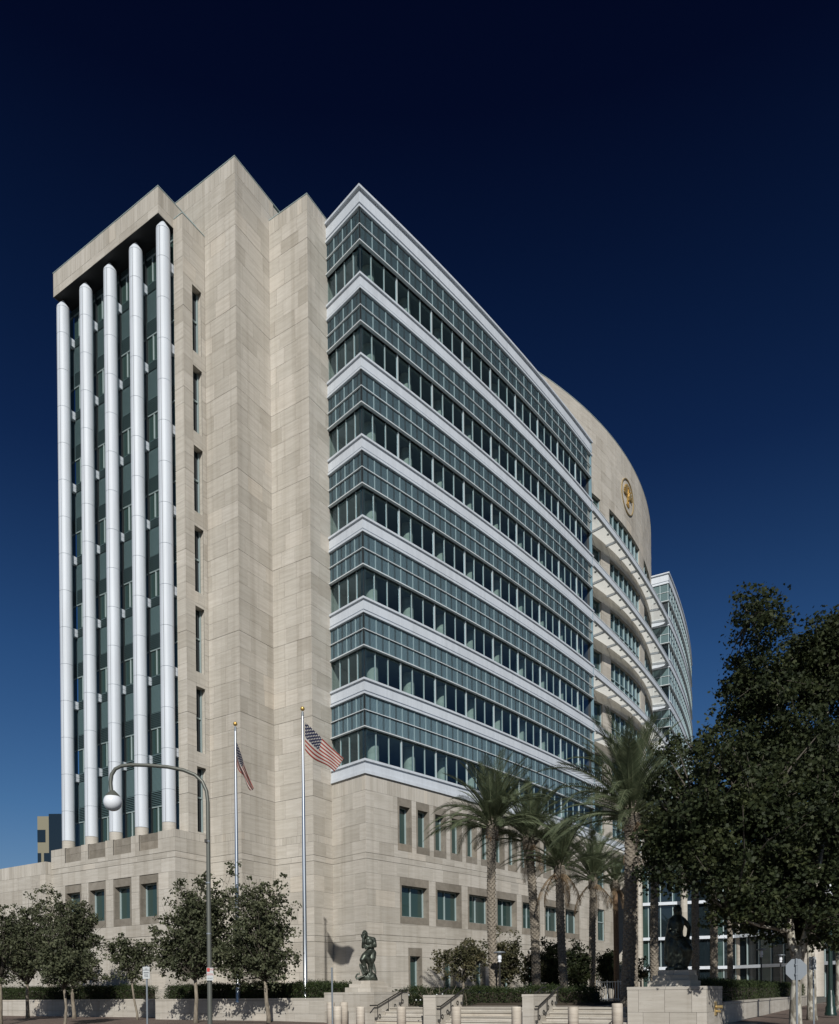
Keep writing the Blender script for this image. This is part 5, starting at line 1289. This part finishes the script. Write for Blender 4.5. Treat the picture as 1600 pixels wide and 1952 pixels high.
# sycamores at the right
def limb(*p): return [(*at(x, y, Y), r) for x, y, Y, r in p]
b = ground_at(1517, 22.0); b.x = at(1517, 1900, 22).x
tree('sycamore_tree', 'large dark sycamore with forked mottled trunk behind the octagonal sign', b, at(1521, 1838, 22), [E(1328, 1500, 92, 135, 23, 3.2), E(1300, 1605, 78, 80, 22, 3.2), E(1432, 1600, 112, 165, 23, 3.6), E(1545, 1640, 110, 165, 22, 3.2), E(1425, 1715, 90, 66, 22, 3.0), E(1560, 1770, 60, 50, 22, 2.4), E(1285, 1660, 56, 44, 22, 2.4), E(1560, 1500, 90, 120, 23, 3.)], 1700, 36, .115, MT['leafdark'], .165, 41, 'sycamores at the right', 'barksyc', LEAF10, .36,
     [limb((1521, 1840, 22, .13), (1508, 1790, 22, .11), (1503, 1720, 22.2, .09), (1485, 1640, 22.4, .06), (1440, 1560, 22.6, .03)), limb((1521, 1840, 22, .13), (1538, 1775, 21.9, .10), (1553, 1700, 21.8, .08), (1570, 1600, 22, .05)), limb((1503, 1720, 22.2, .07), (1420, 1660, 22, .045), (1340, 1600, 22.4, .025)), limb((1505, 1775, 22, .06), (1450, 1765, 21.6, .04), (1395, 1745, 21.4, .02))], 70, sway=.03)
b = ground_at(1548, 28.0)
tree('sycamore_tree', 'tallest dark sycamore rising against the sky at the right edge', b, at(1545, 1800, 28), [E(1436, 1290, 46, 150, 29, 2.2), E(1498, 1420, 100, 165, 29, 3.2), E(1562, 1270, 58, 125, 29, 2.6), E(1618, 1400, 90, 230, 29, 3.2), E(1402, 1430, 45, 90, 29, 2.), E(1412, 1130, 14, 30, 29, .5), E(1585, 1130, 20, 32, 29, .6)], 1700, 32, .13, MT['leafdark'], .16, 42, 'sycamores at the right', 'barksyc', LEAF10, .42,
     [limb((1545, 1800, 28, .13), (1535, 1650, 28.4, .10), (1510, 1450, 28.8, .07), (1470, 1300, 29, .04), (1432, 1180, 29, .02)), limb((1535, 1650, 28.4, .09), (1575, 1450, 28.8, .06), (1580, 1250, 29, .03))], 60, sway=.03)
b = ground_at(1600, 37.0)
tree('sycamore_tree', 'sycamore with pale trunk cut by the right edge behind the iron lamp post', b, at(1598, 1800, 37), [E(1600, 1640, 80, 150, 37, 3.), E(1560, 1740, 60, 60, 37, 2.4)], 520, 28, .16, MT['leafdark'], .17, 43, 'sycamores at the right', 'barksyc', LEAF10, .42, (), 30)
b = Vector((at(1585, 1890, 75).x, 75, .6))
tree('street_tree', 'distant green tree glimpsed at the right edge beyond the lobby', b, at(1585, 1860, 75), [E(1585, 1815, 46, 52, 75, 2.)], 200, 26, .22, MT['leaf'], .14, 44, None, clr=.5)
# hedges
def hedge(label, p0, p1, q0, q1, z0, z1, n, seed, m='leafhedge', leaf=.10, rough=.075, name='hedge', cat='hedge'):
    rg = np.random.default_rng(seed); x, y = pq((p0 + p1) / 2, (q0 + q1) / 2); t = empty(name, (x, y, z0), label, cat)
    mb = MB(); pbox(mb, p0 + .12, p1 - .12, q0 + .12, q1 - .12, z0 - .05, z1 - .14); mb.build('hedge_core', MT['soil'], t)
    A = np.array([(q1 - q0) * (p1 - p0), (z1 - z0) * (p1 - p0), (z1 - z0) * (q1 - q0)]); f = rg.choice(3, n, p=A / A.sum())
    P = rg.uniform(p0, p1, n); Q = rg.uniform(q0, q1, n); Z = rg.uniform(z0, z1, n); top = z1 + .06 * np.sin(P * 2.1) + .04 * np.sin(P * 5.7 + 1)
    Z = np.where(f == 0, top, Z); Q = np.where(f == 1, q0, Q); P = np.where(f == 2, np.where(rg.random(n) < .5, p0, p1), P)
    P = P + rg.normal(0, rough, n); Q = Q + rg.normal(0, rough, n); Z = Z + rg.normal(0, rough, n)
    cen = np.stack([-By * P + Bx * Q, Bx * P + By * Q, Z], 1)
    put('foliage', leaf_mesh('foliage', cen, leaf, rg.normal(.5, .22, n), MT[m], LEAF4, rg, .6), t); return t
hedge('long clipped dark hedge on the planter wall behind the left trees', 34.8, 58, 27.45, 28.6, 1.3, 2.08, 42000, 51)
hedge('clipped green hedge around the flagpole bases behind the low planter wall', 19.6, 30.2, 25.25, 26.7, 1.3, 1.98, 30000, 52)
hedge('dark hedge on the low wall along the brick side pavement', 5.55, 6.9, 28.0, 57, 1.1, 1.85, 30000, 53)
hedge('low dark hedge in the plaza bed at the foot of the leftmost palm', 10.3, 19.4, 29.4, 30.6, 1.1, 1.72, 14000, 54)
def shrub(label, p0, p1, q0, q1, z1, seed):
    rg = np.random.default_rng(seed); r = random.Random(seed); x, y = pq((p0 + p1) / 2, (q0 + q1) / 2); t = empty('rose_shrub', (x, y, 1.05), label, 'shrub'); n = 3200
    P = rg.uniform(p0, p1, n); Q = rg.uniform(q0, q1, n); Z = 1.05 + (z1 - 1.05) * rg.uniform(0, 1, n) ** .7 * (.7 + .3 * np.sin(P * 3) ** 2)
    cen = np.stack([-By * P + Bx * Q, Bx * P + By * Q, Z], 1); put('foliage', leaf_mesh('foliage', cen, .085, rg.normal(.45, .2, n), MT['leafdark'], LEAF6, rg, .5), t)
    mb = MB()
    for i in range(26):
        p, q = r.uniform(p0, p1), r.uniform(q0, q1); a = V3(p, q, 1.05); e = a + Vector((r.uniform(-.4, .4), r.uniform(-.3, .3), r.uniform(.5, .95))); mb.tube([a, a.lerp(e, .5) + Vector((0, 0, .1)), e], [.014, .012, .006], 4)
    mb.build('stem', MT['bark'], t)
    fl = MB()
    for i in range(12): c = V3(r.uniform(p0, p1), q0 - .02, r.uniform(1.2, z1 - .15)); fl.ball(c, .035, 6, 4)
    fl.build('rose_bloom', MT['signw'], t)
shrub('low rose shrubs at the head of the leftmost steps', 15.0, 19.2, 27.2, 28.6, 1.78, 61)
